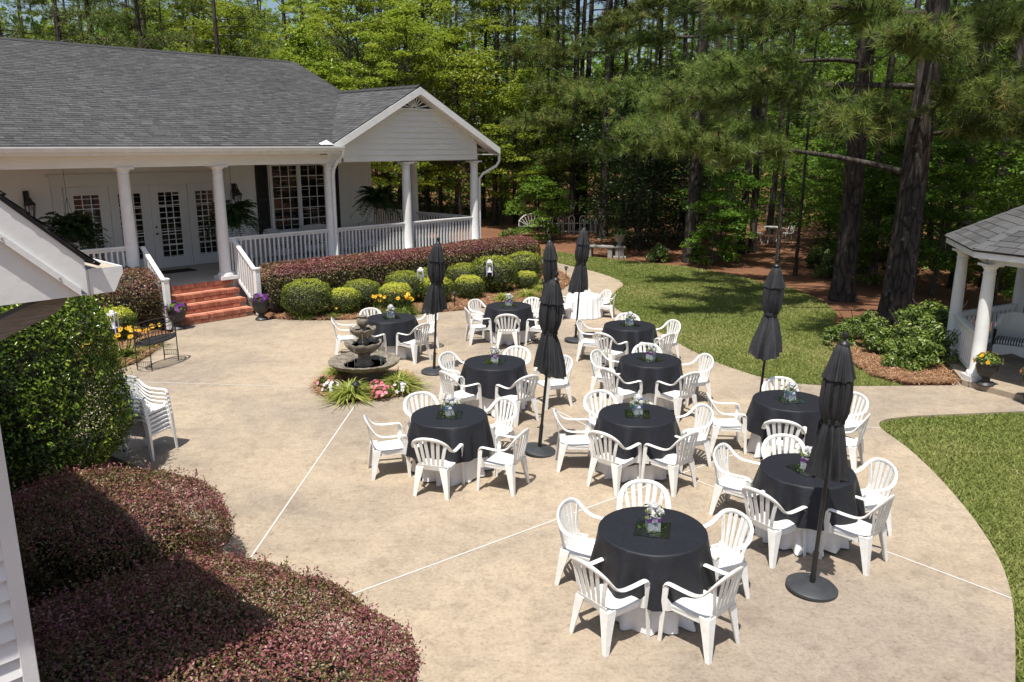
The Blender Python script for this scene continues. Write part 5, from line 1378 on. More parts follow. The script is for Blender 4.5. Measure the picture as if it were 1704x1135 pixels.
# curved timber brace under the gable
def mk_wood():
    m, nt, b = nodes('weathered_wood'); co = coords(nt, scale=(1.2,14,14)); w = noise(nt, 5, 6, .65, co, 1.5)
    r = ramp(nt, [(.3,(.13,.10,.07)),(.6,(.24,.195,.145)),(.8,(.31,.26,.20))], w); nt.links.new(r.outputs[0], b.inputs['Base Color']); b.inputs['Roughness'].default_value = .75; bump(nt, b, w, .3, .01); return m
wood = mk_wood()
top_e = [(-.255,0),(-.38,-.004),(-.46,-.03),(-.56,-.068),(-.75,-.14),(-1.1,-.30)]; bot_e = [(-1.1,-.42),(-.75,-.245),(-.56,-.165),(-.44,-.118),(-.36,-.09),(-.31,-.065),(-.272,-.032)]
poly = top_e+bot_e; n = len(poly); zt = zb2-.004
MB().add([(a,.03,zt+z) for a,z in poly]+[(a,.12,zt+z) for a,z in poly], [tuple(range(n)),tuple(range(2*n-1,n-1,-1))]+[(k,n+k,n+(k+1)%n,(k+1)%n) for k in range(n)]).build('timber_brace', wood, near, bevel=.004)

# ---------------------------------------------------------------- gazebo
GX, GY, GR = 11.04, 14.26, 2.74
gzb = empty('gazebo', (GX,GY,0), 0, label='white eight-sided gazebo with grey shingle roof at the right edge', cat='gazebo')
def ov(k, r): a = R(185.5+45*k); return (r*math.cos(a), r*math.sin(a))
MB().prism([ov(k,2.98) for k in range(8)], -.1, .10).build('floor', concrete, gzb)
for k in range(8): column(*ov(k,GR), .101, 2.20, .115, gzb)
for k in range(8):
    a, b = Vector(ov(k,GR)), Vector(ov(k+1,GR))
    MB().bar((a.x,a.y,2.29),(b.x,b.y,2.29),.16,.176).build('beam', white_paint, gzb)
    a, b = Vector(ov(k,3.06)), Vector(ov(k+1,3.06))
    MB().bar((a.x,a.y,2.37),(b.x,b.y,2.37),.03,.13).build('fascia', white_paint, gzb)
    if k not in (0,):
        c, d = Vector(ov(k,GR)), Vector(ov(k+1,GR)); dd = (d-c).normalized()
        railing(tuple(c+dd*.13), tuple(d-dd*.13), .1, .1, 13, hr=.82, zlow=.10, parent=gzb)
EZg, AZg, RG = 2.44, 4.0, 3.10
def fp(k, f, g): # point on facet k: f 0 at eave, 1 at apex; g across
    a, b = Vector((*ov(k,RG),EZg)), Vector((*ov(k+1,RG),EZg)); ap = Vector((0,0,AZg)); return a.lerp(b,g).lerp(ap,f)
V = [Vector((*ov(k,RG),EZg)) for k in range(8)]+[Vector((0,0,AZg))]+[Vector((*ov(k,RG),EZg-.03)) for k in range(8)]
gr = MB().add(V, [(k,(k+1)%8,8) for k in range(8)]+[(k,9+k,9+(k+1)%8,(k+1)%8) for k in range(8)]+[tuple(range(16,8,-1))]).build('roof', ridge_mat, gzb)
SLp = math.hypot(RG*math.cos(R(22.5)), AZg-EZg); NC = int(SLp/.165)
for k in (7,0,1):
    width = 2*RG*math.sin(R(22.5))
    for c in range(NC):
        f0, f1 = c/NC-.004, min(.999,(c+1)/NC+.01); w = width*(1-(f0+f1)/2); nt_ = max(1,round(w/.34)); off = (c%2)*.5
        for i in range(-1,nt_+1):
            g0, g1 = max(0,(i+off)/nt_)+.004, min(1,(i+1+off)/nt_)-.002
            if g1-g0 < .03: continue
            A, B, C, D = fp(k,f0,g0), fp(k,f0,g1), fp(k,f1,g1), fp(k,f1,g0); nr = (B-A).cross(D-A).normalized(); nr = nr if nr.z > 0 else -nr
            MB().add([A+nr*.016,B+nr*.016,C+nr*.004,D+nr*.004,A,B],[(0,1,2,3),(0,4,5,1),(0,3,4),(1,5,2)]).build('shingle', gz_shingle, gr)
m = MB()
for k in range(8):
    for c in range(12):
        f0, f1 = c/12, (c+1.15)/12
        p0, p1 = fp(k,f0,0), fp(k,min(1,f1),0); s0 = (fp(k,f0,.06/(1-f0*.95))-p0); s1 = fp((k-1)%8,f0,1-.06/(1-f0*.95))-p0
        up = Vector((0,0,.03)); m.add([p0+up,p1+up*.6,p1+s0+up*.3,p0+s0+up*.6],[(0,1,2,3)]); m.add([p0+up,p1+up*.6,p1+s1+up*.3,p0+s1+up*.6],[(0,1,2,3)])
m.build('hip_cap', gz_shingle, gr)
q = wicker_seat('wicker_armchair', .74, wicker, cush_stripe, label='white wicker armchair with striped cushion inside the gazebo', cat='chair'); q.location = (9.72,15.25,.101); q.rotation_euler = (0,0,R(-35))

# ---------------------------------------------------------------- garden things at the edge of the woods
bt = empty('bistro_table', (11.35,35.6,gz(11.35,35.6)+.0), 0, label='white iron bistro table among the pines', cat='table')
MB().lathe([(.36,.70),(.37,.71),(.37,.73),(.36,.735)],28).build('top', iron_white, bt)
for k in range(4): a = R(45+90*k); MB().tube([(.30*math.cos(a),.30*math.sin(a),.70),(.18*math.cos(a),.18*math.sin(a),.4),(.30*math.cos(a),.30*math.sin(a),0)],.02,6).build('leg', iron_white, bt)
def iron_chair(x,y,rz,lb):
    o = empty('iron_chair', (x,y,float(gz(np.array(x),np.array(y)))), rz, label=lb, cat='chair', group='white iron chairs in the woods')
    MB().lathe([(.20,.44),(.21,.45),(.21,.465),(.20,.47)],20).build('seat', iron_white, o)
    m = MB().tube(bez([(-.19,.17,.46),(-.22,.22,.7),(-.15,.26,.88),(0,.28,.94),(.15,.26,.88),(.22,.22,.7),(.19,.17,.46)],4),.017,6)
    for k in (-1,0,1): m.tube(bez([(k*.08,.18,.46),(k*.10+.05,.23,.65),(k*.08,.27,.90)],4),.011,5)
    m.tube(bez([(-.2,.18,.62),(-.26,.0,.66),(-.22,-.14,.62),(-.2,-.15,.46)],4),.014,5); m.tube(bez([(.2,.18,.62),(.26,.0,.66),(.22,-.14,.62),(.2,-.15,.46)],4),.014,5)
    m.build('back', iron_white, o)
    for sx in (-1,1):
        for sy in (-1,1): MB().tube([(sx*.16,sy*.15,.45),(sx*.15,sy*.14,.22),(sx*.20,sy*.21,0)],.017,6).build('leg', iron_white, o)
iron_chair(10.75,35.6,R(70),'white iron chair left of the bistro table in the woods'); iron_chair(11.95,35.4,R(-75),'white iron chair right of the bistro table in the woods')
sb = empty('stone_bench', (3.45,31.6,-.08), R(-22), label='low grey stone bench at the edge of the pine straw', cat='bench')
MB().box(-.68,.68,-.2,.2,.40,.48).build('seat', gray_stone, sb, bevel=.015)
for s in (-1,1): MB().box(s*.42-.09,s*.42+.09,-.16,.16,0,.40).build('support', gray_stone, sb, bevel=.02)
pu = empty('pedestal_urn', (4.15,31.35,-.08), 0, label='stone urn with a fern on a pedestal beside the stone bench', cat='planter')
MB().box(-.24,.24,-.24,.24,0,.1).box(-.17,.17,-.17,.17,.1,.42).box(-.22,.22,-.22,.22,.42,.48).build('pedestal', gray_stone, pu, bevel=.012)
MB().lathe([(.12,.48),(.07,.54),(.08,.60),(.15,.70),(.19,.85),(.23,.90),(.23,.93),(.18,.93)],24).build('urn', gray_stone, pu, smooth=True, ang=40)
v, f = blades(130,.75,.03,.3,np.random.default_rng(3)); v[:,2] += .92; link('fern', np_mesh('fern', v, f, np.repeat(rng.uniform(0,1,130),4)), fern_leaf, pu)
hf = empty('hoop_fence', (2.9,38.9,gz(2.9,38.9)), R(3), label='low white hoop-topped iron fence at the wood edge', cat='fence')
for k in range(5):
    x = k*.52-1.1; MB().tube([(x-.13,0,0),(x-.13,0,.72)]+[(x-.13*math.cos(a),0,.72+.14*math.sin(a)) for a in (.5,1.05,1.57,2.1,2.6)]+[(x+.13,0,.72),(x+.13,0,0)],.022,6).build('hoop', iron_white, hf)
    MB().tube([(x-.06,0,0),(x-.06,0,.6),(x,0,.68),(x+.06,0,.6),(x+.06,0,0)],.014,5).build('inner_hoop', iron_white, hf)
for z in (.12,.50): MB().tube([(-1.4,0,z),(1.3,0,z)],.018,5).build('rail', iron_white, hf)
rust = plain('rusty_iron', (.20,.17,.14), .7, .3, 20., .3, 50.)
ga = empty('garden_arch', (1.95,37.2,gz(1.95,37.2)), R(10), label='scrolled iron garden arch behind the closed umbrellas', cat='arch')
for y in (-.12,.12):
    MB().tube([(-.42,y,0),(-.42,y,1.35)]+[(-.42*math.cos(a),y,1.35+.5*math.sin(a)) for a in np.linspace(.15,2.99,14)]+[(.42,y,1.35),(.42,y,0)],.02,6).build('hoop', rust, ga)
m = MB()
for k in range(14):
    a = math.pi*k/13; x, z = .42*math.cos(a), 1.35+.5*math.sin(a); m.tube([(x,-.12,z),(x,.12,z)],.012,5)
    m.tube([(x*.95,0,z-.02),(x*.6,0,1.35+.25*math.sin(a)),(0,0,1.3)],.009,4)
for k in range(8): m.tube([(-.42,-.12,.15+k*.16),(-.42,.12,.23+k*.16)],.009,4); m.tube([(.42,-.12,.15+k*.16),(.42,.12,.23+k*.16)],.009,4)
m.build('scrollwork', rust, ga); ga.scale = (.95,.95,.68)
ib = empty('iron_bench', (.95,38.4,gz(.95,38.4)), R(8), label='white wrought-iron bench with arched back beyond the porch hedge', cat='bench')
MB().box(-.6,.6,-.2,.2,.42,.45).build('seat', iron_white, ib)
m = MB().tube([(-.6,.2,.42)]+[(-.6*math.cos(a),.22,.55+.45*math.sin(a)) for a in np.linspace(0,math.pi,16)]+[(.6,.2,.42)],.022,6)
for k in range(1,10): a = math.pi*k/10; m.tube([(-.6*math.cos(a),.22,.55+.45*math.sin(a)),(-.2*math.cos(a),.21,.45)],.013,5)
m.build('back', iron_white, ib)
for sx in (-1,1):
    MB().tube(bez([(sx*.6,.2,.68),(sx*.64,0,.70),(sx*.62,-.2,.62),(sx*.6,-.2,.42)],4),.018,6).build('arm', iron_white, ib)
    for sy in (-1,1): MB().tube([(sx*.55,sy*.18,.43),(sx*.57,sy*.2,0)],.02,6).build('leg', iron_white, ib)
for i, x in enumerate((13.2,14.0)):
    tr = empty('wire_trellis', (x,41.5,gz(x,41.5)), .1, label=('left' if i == 0 else 'right')+' one of two faint round-topped wire trellises in the woods', cat='trellis', group='wire trellises')
    m = MB().tube([(-.3,0,0),(-.3,0,1.2)]+[(-.3*math.cos(a),0,1.2+.45*math.sin(a)) for a in np.linspace(.2,2.94,10)]+[(.3,0,1.2),(.3,0,0)],.018,5); m.build('frame', rust, tr)
    m = MB()
    for z in np.linspace(.3,1.5,7): m.tube([(-.28,0,z),(.28,0,z)],.009,4)
    for k in (-.15,0,.15): m.tube([(k,0,0),(k,0,1.55)],.009,4)
    m.build('grid', rust, tr)

# ---------------------------------------------------------------- loose shrubs at the wood edge
def loose_shrub(name, a, h, n, size, mat, seed, **tags):
    g = np.random.default_rng(seed); o = empty(name, (0,0,0), 0, **tags)
    c = []; nr = []; sh = []
    for k in range(26):
        q = norm(g.normal(0,1,(1,3)))[0]; q[2] = abs(q[2]); ctr = q*np.array([a*.72,a*.72,h*.72])*g.uniform(.5,1); r_ = g.uniform(.16,.30)*a
        d = norm(g.normal(0,1,(n//26,3))); d[:,2] = d[:,2]*.8+.15; c.append(ctr+d*r_*g.uniform(.6,1,(len(d),1))); nr.append(d+np.array([0,0,.4])); sh.append(np.clip(.45+.35*d[:,2]+g.normal(0,.2,len(d)),0,1))
    c = np.concatenate(c); k = c[:,2] > .02
    link('foliage', leaf_mesh('foliage', c[k], np.concatenate(nr)[k], size, .45, .5, np.concatenate(sh)[k], r=g), mat, o)
    s = MB()
    for k in range(7): a_ = g.uniform(0,6.28); s.tube([(0,0,-.1),(.3*a*math.cos(a_),.3*a*math.sin(a_),h*.35),(.6*a*math.cos(a_),.6*a*math.sin(a_),h*.7)],[.02,.014,.006],5)
    s.build('stems', twig_mat, o)
    return o
az = [loose_shrub('azalea', .75,.95,3600,.075,azalea_leaf,200+i,cat='shrub') for i in range(2)]
for i, (x,y,sc,lb) in enumerate([(7.75,15.2,1.0,'sunlit azalea closest to the lawn corner'),(8.25,15.5,1.1,'azalea against the gazebo column'),(7.55,16.3,1.05,'shaded azalea behind the sunlit one'),(8.5,16.6,1.3,'tall azalea behind the gazebo steps bed'),(9.3,17.3,1.4,'azalea at the foot of the biggest pine'),(7.0,16.9,.75,'small dark azalea at the lawn edge'),(7.7,17.6,.95,'low azalea below the second big pine'),
        (5.55,30.3,.9,'small rounded shrub at the foot of the forked pine'),(11.0,28.6,1.1,'leafy shrub on the pine straw by the thin trunks'),(10.6,26.6,1.1,'leafy shrub at the right of the thin trunks'),(-.2,36.5,.9,'low green shrub behind the end of the purple hedge')]):
    place(az[i%2], (x,y,-.05), i*1.3, scale=sc, label=lb, group='loose shrubs at the wood edge')
# ---------------------------------------------------------------- trees
def trunk_path(g, H, bend, lean=(0,0)):
    z = np.linspace(0,1,9); b = np.cumsum(g.normal(0,bend,(9,2)),0)*z[:,None]
    return [Vector((float(lean[0]*q*H+b[i,0]), float(lean[1]*q*H+b[i,1]), float(q*H))) for i, q in enumerate(z)]
def at_path(path, q):
    f = q*(len(path)-1); i = min(int(f), len(path)-2); return path[i].lerp(path[i+1], f-i)
def trunk_mesh(m, path, r0, r1, n=12, flare=1.35):
    k = len(path); rs = [r0+(r1-r0)*(i/(k-1))**.8 for i in range(k)]
    p = [path[0]-Vector((0,0,.3)), path[0]+Vector((0,0,.15)), path[0]+Vector((0,0,.6))]+path[1:]
    m.tube(p, [r0*flare*1.1,r0*flare*.95,r0*1.05]+rs[1:], n)
def needles(c, d, n, L, W, g, spread=.9):
    """tufts: n needles radiating round direction d at each c"""
    k = len(c); C = np.repeat(c,n,0); D = np.repeat(d,n,0)
    v = norm(D*.55+g.normal(0,spread,(k*n,3))); ln = (L*g.uniform(.6,1.15,k*n))[:,None]
    s = norm(np.cross(v,g.normal(0,1,(k*n,3))))*W*.5
    droop = np.array([0,0,-1.])*ln*.10
    V = np.stack([C-s, C+s, C+v*ln+droop],1).reshape(-1,3)
    return V, np.arange(len(V)).reshape(-1,3)
def pine_limb(m, g, p0, dirv, L, r0, sag, rise):
    """a limb polyline; returns its points"""
    d = Vector(dirv).normalized(); pts = []
    for q in np.linspace(0,1,7):
        pts.append(Vector(p0)+d*L*q+Vector((g.normal(0,.035)*L*q, g.normal(0,.035)*L*q, L*(rise*q - sag*q*q + .10*q**4 + g.normal(0,.02)*q))))
    m.tube(pts, [r0*(1-.85*q) for q in np.linspace(0,1,7)], 8); return pts
def limb_tufts(m, g, pts, n_side, Ls, C, D, r0, drop=.0, sub=3, start=.3):
    for k in range(n_side):
        q = g.uniform(start,1.0); f = q*(len(pts)-1); i = min(int(f),len(pts)-2); p = pts[i].lerp(pts[i+1],f-i); ax = (pts[i+1]-pts[i]).normalized()
        side = ax.cross(Vector((0,0,1))).normalized()*(1 if g.uniform() < .5 else -1)
        d = (ax*g.uniform(.2,.9)+side*g.uniform(.3,1.)+Vector((0,0,g.uniform(-.15-drop,.45)))).normalized(); L = Ls*g.uniform(.5,1.15)*(1.15-.45*q)
        e = p+d*L+Vector((0,0,g.normal(.05,.22)*L)); m.tube([p,p.lerp(e,.5)-Vector((0,0,.04*L)),e],[r0*.35,r0*.22,r0*.10],4)
        for j in range(sub):
            t = 1-.32*j; c = p.lerp(e,t)+Vector((g.normal(0,.06),g.normal(0,.06),g.normal(0,.05)))
            C.append(c); D.append((d+Vector((0,0,.45))).normalized())
    C.append(pts[-1]); D.append((pts[-1]-pts[-2]).normalized()+Vector((0,0,.3)))
def make_pine(seed, H, c0, r0, nl, Lmax, npt, NL, NW, low=0):
    g = np.random.default_rng(seed); o = empty('pine_tree', (0,0,0), 0, cat='tree')
    path = trunk_path(g, H, .06, (g.normal(0,.012),g.normal(0,.012))); m = MB(); trunk_mesh(m, path, r0, r0*.25)
    br = MB(); C = []; D = []
    for k in range(nl):
        q = c0+(1-c0)*(k+.5)/nl; p = at_path(path,q*.98); a = g.uniform(0,6.28); L = Lmax*(1.05-.75*((q-c0)/(1-c0)))*g.uniform(.6,1.1)
        pts = pine_limb(br, g, p, (math.cos(a),math.sin(a),0), L, r0*.28*(1.2-q), g.uniform(.1,.3), g.uniform(.0,.35))
        limb_tufts(br, g, pts, 9, .75, C, D, r0*.28*(1.2-q))
    for k in range(low):                       # dead stubs on the bare bole
        q = g.uniform(.15,c0); p = at_path(path,q); a = g.uniform(0,6.28); L = g.uniform(.4,1.4)
        br.tube([p,p+Vector((math.cos(a)*L,math.sin(a)*L,g.uniform(-.2,.25)*L))],[.03,.008],5)
    m.build('trunk', pine_bark, o, smooth=True, ang=60); tag(br.build('branches', pine_bark, o), kind='stuff')
    C = np.array(C); D = np.array([tuple(d) for d in D]); V, F = needles(C, D, npt, NL, NW, g)
    sh = np.repeat(np.clip(g.normal(.45,.2,len(C)),0,1),npt)+g.normal(0,.1,len(F))
    link('crown', np_mesh('crown', V, F, np.clip(sh,0,1)), pine_needle, o)
    return o
def make_leafy(seed, H, c0, r0, R0, nclump, nleaf, size, mat, bark, flat=.32, lean=(0,0), shape=1.0, clr=(.75,1.45), name='broadleaf_tree'):
    g = np.random.default_rng(seed); o = empty(name, (0,0,0), 0, cat='tree')
    path = trunk_path(g, H*.95, .10, lean); m = MB(); trunk_mesh(m, path, r0, r0*.15, 10, 1.25); C = []; Nn = []; S = []
    for k in range(nclump):
        q = c0+(1-c0)*g.uniform(0,1)**.9; p = at_path(path, min(.97,q)); a = g.uniform(0,6.28)
        env = R0*(math.sin(math.pi*min(1,max(.06,(q-c0)/(1-c0)*.92+.1)))**.6)*shape; rr = env*math.sqrt(g.uniform(.05,1))
        ctr = p+Vector((math.cos(a)*rr, math.sin(a)*rr, g.normal(0,.25)+.10*rr)); 
        if k%2 == 0 or rr > env*.7:
            st = at_path(path, max(c0*.5,min(.95,q-.10*rr/H*4))); m.tube([st,st.lerp(ctr,.55)+Vector((0,0,.08*rr)),ctr],[r0*.22,r0*.12,.008],5)
        cr = g.uniform(*clr)*(.55+.45*R0/3); d = norm(g.normal(0,1,(nleaf,3)))*g.uniform(.15,1,(nleaf,1))**.5
        pos = np.array(ctr)+d*np.array([cr,cr,cr*flat]); pos[:,2] -= .12*(d[:,0]**2+d[:,1]**2)*cr
        C.append(pos); Nn.append(np.c_[d[:,:2]*.35,np.full(nleaf,1.)]); S.append(np.clip(g.normal(.45,.12)+g.normal(0,.18,nleaf),0,1))
    m.build('trunk', bark, o, smooth=True, ang=60)
    link('crown', leaf_mesh('crown', np.concatenate(C), np.concatenate(Nn), size, .62, .45, np.concatenate(S), r=g), mat, o)
    return o
pines = [make_pine(300+i, H, c0, r0, nl, 3.4, 9, .26, .030, 10) for i, (H,c0,r0,nl) in enumerate([(22,.46,.20,26),(20,.52,.16,22),(24,.55,.22,24),(18,.40,.14,24),(21,.62,.12,16)])]
bough = make_pine(311, 15.5, .26, .19, 34, 3.9, 15, .28, .030, 4)
limes = [make_leafy(320+i, H, c0, .11, R0*1.1, 150, 95, .15, lime_leaf, grey_bark, .26, clr=(.35,.95)) for i, (H,c0,R0) in enumerate([(11.5,.20,3.2),(9.5,.16,2.9),(13,.24,3.4)])]
maples = [make_leafy(340+i, H, c0, .10, R0*1.1, 120, 100, .16, maple_leaf, grey_bark, .26, clr=(.4,1.05)) for i, (H,c0,R0) in enumerate([(10,.22,2.9),(12.5,.26,3.1),(8.5,.14,2.6)])]
saps = [make_leafy(360+i, H, .10, .04, R0, 40, 120, .13, maple_leaf, grey_bark, .30, clr=(.5,.95), name='sapling') for i, (H,R0) in enumerate([(4.5,1.7),(3.4,1.5)])]
darks = [make_leafy(380, 7.5, .03, .12, 2.3, 90, 190, .12, dark_leaf, grey_bark, .7, name='evergreen_tree')]
def zt_(x,y): return float(gz(np.array(x),np.array(y)))-.02
def put(proto, x, y, label, group, sc=1., rz=None, **kw):
    return place(proto, (x,y,zt_(x,y)), random.uniform(0,6.28) if rz is None else rz, scale=sc if hasattr(sc,'__len__') else (sc,sc,sc), label=label, group=group)

# --- the two big pines by the lawn and the trees one can single out
def hero_pine(x, y, H, r0, lean, limbs, seed, label, npt=36, NL=.27, NW=.013):
    g = np.random.default_rng(seed); o = empty('pine_tree', (x,y,-.1), 0, label=label, cat='tree', group='big pines by the lawn')
    path = trunk_path(g, H, .05, lean); m = MB(); trunk_mesh(m, path, r0, r0*.35, 22, 1.3)
    m.build('trunk', pine_bark, o, smooth=True, ang=60)
    Ca = []; Da = []
    for z, az_, L, sag, rise, ns, Ls, *bare in limbs:
        b = MB(); p = at_path(path, z/H); d = (math.sin(R(az_)), math.cos(R(az_)), 0); C = []; D = []
        rl_ = .022+.010*L; pts = pine_limb(b, g, p, d, L, rl_, sag, rise); limb_tufts(b, g, pts, int(ns*1.5), Ls, C, D, rl_, .25, 4, bare[0] if bare else .18)
        b.build('limb', pine_bark, o, smooth=True, ang=60); Ca += C; Da += D
    Ca = np.array([tuple(c) for c in Ca]); Da = np.array([tuple(d) for d in Da]); V, F = needles(Ca, Da, npt, NL, NW, g, .62)
    sh = np.repeat(np.clip(g.normal(.5,.2,len(Ca)),0,1),npt)+g.normal(0,.12,len(F))
    link('crown', np_mesh('crown', V, F, np.clip(sh,0,1)), pine_needle, o); return o
# limb: height on bole, azimuth (0 = away from camera, 90 = right, 180 = towards camera, 270 = left), length, sag, rise, twigs, twig length
up_limbs = [(8.8+.75*k, (137*k)%360, 4.9-.2*k, .12, .22, 46, .9) for k in range(13)]
hero_pine(9.55,19.8,19,.36,(.018,0),[(3.6,268,6.0,.24,.28,70,.9,.5),(4.9,225,4.4,.22,.12,58,.9,.45),(5.6,280,5.6,.22,.10,66,.95,.4),(5.2,170,3.6,.18,.12,62,.85),(4.5,120,3.0,.20,.22,52,.8),(5.6,95,3.4,.18,.18,60,.85),(6.3,210,4.4,.20,.10,70,.9),(6.6,140,3.2,.15,.15,56,.8),(7.2,265,5.0,.18,.10,70,.9),(7.0,60,3.0,.15,.2,44,.8)]+up_limbs, 401, 'thickest pine with low sweeping limbs behind the azaleas')
hero_pine(9.34,22.6,20,.30,(.012,0),[(6.4,255,4.4,.26,.10,56,.9,.45),(7.4,300,4.0,.2,.1,46,.9),(7.2,200,3.4,.2,.1,42,.85),(5.8,285,5.4,.30,.12,60,.95,.5)]+up_limbs, 402, 'big dark pine just left of the thickest pine')
hero_pine(6.68,30.3,20,.26,(.006,0),[(4.4,280,3.2,.3,.1,44,.9),(5.2,230,3.6,.3,.1,50,.9),(5.0,150,3.0,.25,.1,44,.9),(6.2,265,4.4,.25,.1,54,.9),(6.6,190,4.0,.25,.1,50,.9),(7.2,100,3.2,.2,.1,44,.9),(8.0,300,4.0,.2,.1,44,.9)]+up_limbs, 403, 'pine with ivy at its foot across the back lawn', 24, .27, .018)
hero_pine(4.15,37.2,21,.23,(.004,0),[(5.4,260,4.2,.25,.1,54,.95),(6.6,220,4.4,.25,.1,54,.95),(7.2,130,3.6,.2,.1,44,.9),(8.2,280,4.2,.2,.1,48,.9),(3.9,300,3.0,.3,.12,40,.9),(9,180,3.8,.2,.1,44,.9)]+up_limbs, 404, 'tall pine rising behind the stone bench', 22, .28, .022)
# named pines standing at the wood edge
for x,y,k,sc,lb in [(9.2,32.6,1,.95,'leaning grey pine directly left of the bistro set'),(9.75,32.9,3,1.05,'straight pine hiding part of the bistro set'),(9.1,27.7,4,.62,'thin pole pine behind the right-hand lawn umbrella'),(9.5,27.0,4,.5,'thinnest pole pine beside the lawn umbrella'),(13.6,24.5,0,1.05,'left one of two pale-barked pines behind the gazebo'),(14.6,24.6,2,.95,'right one of two pale-barked pines behind the gazebo'),(12.0,27.5,1,1.,'slim pine between the big pines and the gazebo pair'),(3.7,42.6,0,1.0,'pine behind the hoop fence'),(2.2,41.2,3,1.0,'dark pine at the left end of the hoop fence')]:
    put(pines[k], x, y, lb, 'single pines at the wood edge', sc)
# leafy trees lining the house side
LX = [(-13.6,42.5),(-10.2,40.5),(-7.6,43.0),(-5.2,40.2),(-2.6,41.5),(-.6,44.0),(-16.5,45.5),(-4.0,46.0),(-9.0,47.5),(.6,40.8)]
ORD = ['leftmost','second','third','fourth','fifth','sixth','seventh','eighth','ninth','tenth']
LORD = [ORD[sorted(LX, key=lambda p: p[0]/p[1]).index(p)] for p in LX]
for i, (x,y,k,sc) in enumerate([(-13.6,42.5,0,1.0),(-10.2,40.5,1,1.05),(-7.6,43.0,2,1.0),(-5.2,40.2,0,.95),(-2.6,41.5,1,1.05),(-.6,44.0,2,1.0),(-16.5,45.5,2,1.0),(-4.0,46.0,0,1.15),(-9.0,47.5,2,1.15),(.6,40.8,1,.85)]):
    put(limes[k], x, y, f'{LORD[i]} bright lime-green tree from the left behind the house', 'sunny leafy trees behind the house', sc)
put(darks[0], 5.3,34.0, 'dense dark evergreen left of the ivy pine', None, (1,1,.95)); put(darks[0], 7.9,36.5, 'dense dark evergreen behind the ivy pine', None, (1.05,1.05,1.05))
for i, (x,y,k,sc,lb) in enumerate([(8.0,31.2,0,.95,'sapling with bright layered leaves right of the ivy pine'),(7.3,29.4,1,.8,'low sapling with bright leaves at the ivy pine'),(13.2,31.6,0,.9,'sapling before the wire trellises'),(12.6,29.5,0,1.2,'sunlit sapling left of the gazebo pines'),(11.4,25.2,1,1.0,'sapling between the big pine and the gazebo'),(13.0,21.5,0,1.05,'sapling close behind the gazebo'),(1.2,36.6,1,.9,'sapling near the iron arch')]):
    put(saps[k], x, y, lb, 'saplings at the wood edge', sc)
# --- the wood itself
def spaced(n, box, dmin, ok, tries=6000):
    out = []
    for _ in range(tries):
        p = (random.uniform(box[0],box[1]), random.uniform(box[2],box[3]))
        if ok(*p) and all((p[0]-q[0])**2+(p[1]-q[1])**2 > dmin**2 for q in out): out.append(p)
        if len(out) >= n: break
    return out
def in_view(x, y, pad=4): return abs(x) < y*.66+pad
def wood(x, y):
    if not in_view(x,y,6): return False
    t = (x-HO.x)*HV.x+(y-HO.y)*HV.y; s = (x-HO.x)*HU.x+(y-HO.y)*HU.y
    if t < 15 and s < 8.5: return False
    if 6 < x < 13.5 and y < 38: return False
    if x < 1.5: return y > 45
    if x < 9: return y > 39+(9-x)*.2
    return y > 36-(x-9)*1.9 and y > 20
for x, y in spaced(120, (-52,60,20,84), 2.5, wood):
    put(random.choice(pines), x, y, 'tall pine deep in the woods', 'pines in the woods', random.uniform(.85,1.15))
def wood2(x, y): return wood(x,y) and (y > 40 or x > 11)
for x, y in spaced(62, (-48,56,24,78), 3.3, wood2):
    put(random.choice(maples if x > -2 else maples+limes), x, y, 'green understory tree among the pines', 'understory trees in the woods', random.uniform(.85,1.2))
for x, y in spaced(36, (-30,40,24,56), 3.0, lambda x,y: wood(x,y) and (x > 9 or y > 46)):
    put(random.choice(saps), x, y, 'leafy sapling on the shaded woodland floor', 'saplings in the woods', random.uniform(.8,1.3))
for i, (x,y,k,sc,lb) in enumerate([(12.9,33.2,2,.9,'leafy tree right of the bistro set'),(15.2,30.2,0,.85,'leafy tree filling the gap left of the gazebo pines'),(17.6,27.4,2,.95,'leafy tree close behind the gazebo roof'),(18.6,32.2,1,.9,'tall leafy tree behind the gazebo'),(14.6,36.2,1,.95,'tall leafy tree behind the trellises'),(16.4,24.0,2,.8,'low leafy tree beside the gazebo at the photo edge'),(11.2,25.2,2,.62,'young leafy tree between the two biggest pines'),(12.3,23.4,2,.6,'young leafy tree right of the biggest pine')]):
    put(maples[k], x, y, lb, 'leafy trees behind the big pines', sc)
# slender boles along the front of the wood
for i, (x, y) in enumerate([(-4.6,44.6),(-2.9,43.2),(-1.6,45.4),(-.9,42.4),(.2,43.6),(1.3,42.8),(2.1,44.6),(3.0,41.6),(4.9,42.6),(5.6,40.6),(6.4,43.2),(7.2,41.4),(8.4,40.2),(8.9,42.6),(10.6,40.5),(12.4,39.2)]):
    put(pines[(1,4,3)[i%3]], x, y, ['leftmost','second','third','fourth','fifth','sixth','seventh','eighth','ninth','tenth','eleventh','twelfth','thirteenth','fourteenth','fifteenth','rightmost'][i]+' slender pine from the left along the front of the woods', 'slender pines along the wood front', random.uniform(.9,1.1))
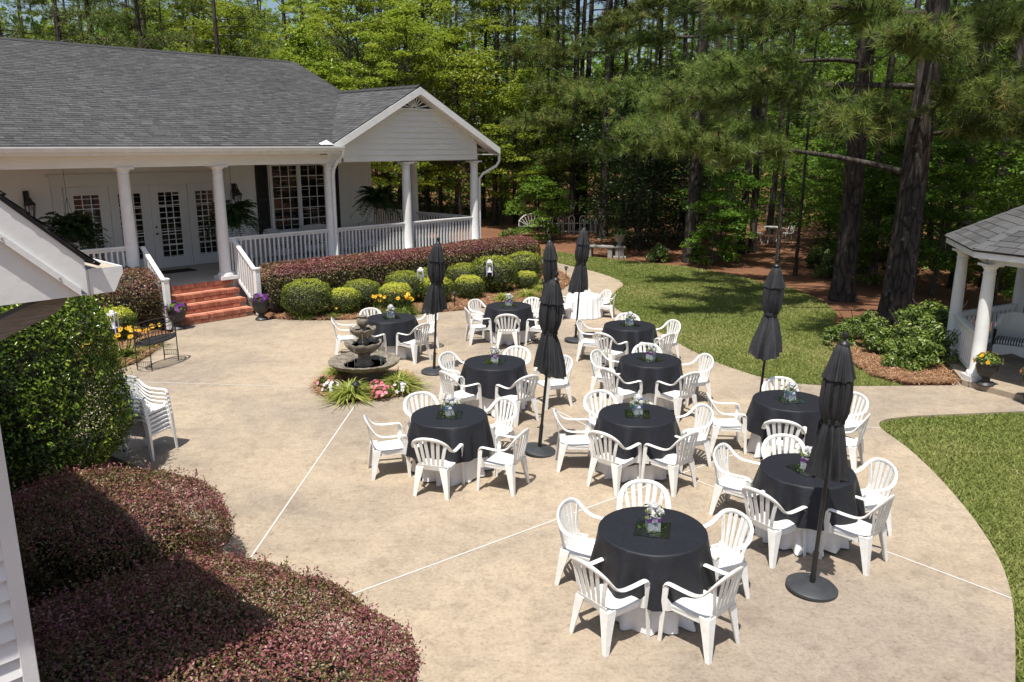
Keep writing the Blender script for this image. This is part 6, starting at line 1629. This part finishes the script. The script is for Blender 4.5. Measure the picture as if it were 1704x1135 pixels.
# tall pines left of the house behind the roof
for x,y,sc,lb in [(-22.5,37.5,1.0,'leftmost pine whose boughs show above the roof ridge'),(-19.2,36.6,1.05,'second pine from the left above the roof ridge'),(-16.2,37.6,.95,'third pine from the left above the roof ridge'),(-13.4,38.6,.95,'rightmost pine with boughs above the roof ridge'),(-26.0,40.5,1.0,'far left pine almost cut by the photo edge above the roof'),(-17.8,41.5,1.1,'tall bushy pine behind the pines above the roof'),(-21.0,43.0,1.1,'bushy pine farthest back above the roof'),(2.9,39.8,.95,'bushy low-branched pine behind the iron bench'),(16.5,31.0,1.0,'bushy low-branched pine deep behind the gazebo')]:
    put(bough, x, y, lb, 'bushy low-branched pines', sc)
# low undergrowth carpeting the woodland floor
g = np.random.default_rng(91); C = []; S = []
for x, y in spaced(800, (-44,56,19,72), .7, lambda x,y: wood(x,y) and (x > 10 or y > 43), 9000):
    k = 70; r_ = g.uniform(.5,1.1); hh = g.uniform(.4,1.7); d = norm(g.normal(0,1,(k,3))); d[:,2] = np.abs(d[:,2])
    C.append(np.array([x,y,zt_(x,y)])+d*np.array([r_,r_,hh])*g.uniform(.5,1,(k,1))); S.append(np.clip(g.normal(.4,.15)+g.normal(0,.2,k),0,1))
C = np.concatenate(C); link('undergrowth', leaf_mesh('undergrowth', C, np.tile([0,0,1.],(len(C),1)), .20, .6, .6, np.concatenate(S), r=g), maple_leaf, kind='stuff', label='low leafy undergrowth covering the shaded woodland floor', cat='undergrowth')
# far belt of woodland that reads as one mass
g = np.random.default_rng(77); n = 46000
a = g.uniform(-.72,.72,n); d = g.uniform(84,112,n); L = Lump(14,.10,4)
P_ = np.c_[np.sin(a)*d*1.25, np.cos(a)*d, np.zeros(n)]; top = 13+5*L(P_*1.2)+4*L(P_*3.1)
P_[:,2] = 1.5+g.beta(1.0,1.3,n)*np.maximum(top+3,4)
link('distant_woodland', leaf_mesh('distant_woodland', P_, np.tile([0,-.3,1.],(n,1)), .85, .7, .7, r=g), maple_leaf, kind='stuff', label='far mass of green woodland behind all the trunks', cat='woodland')
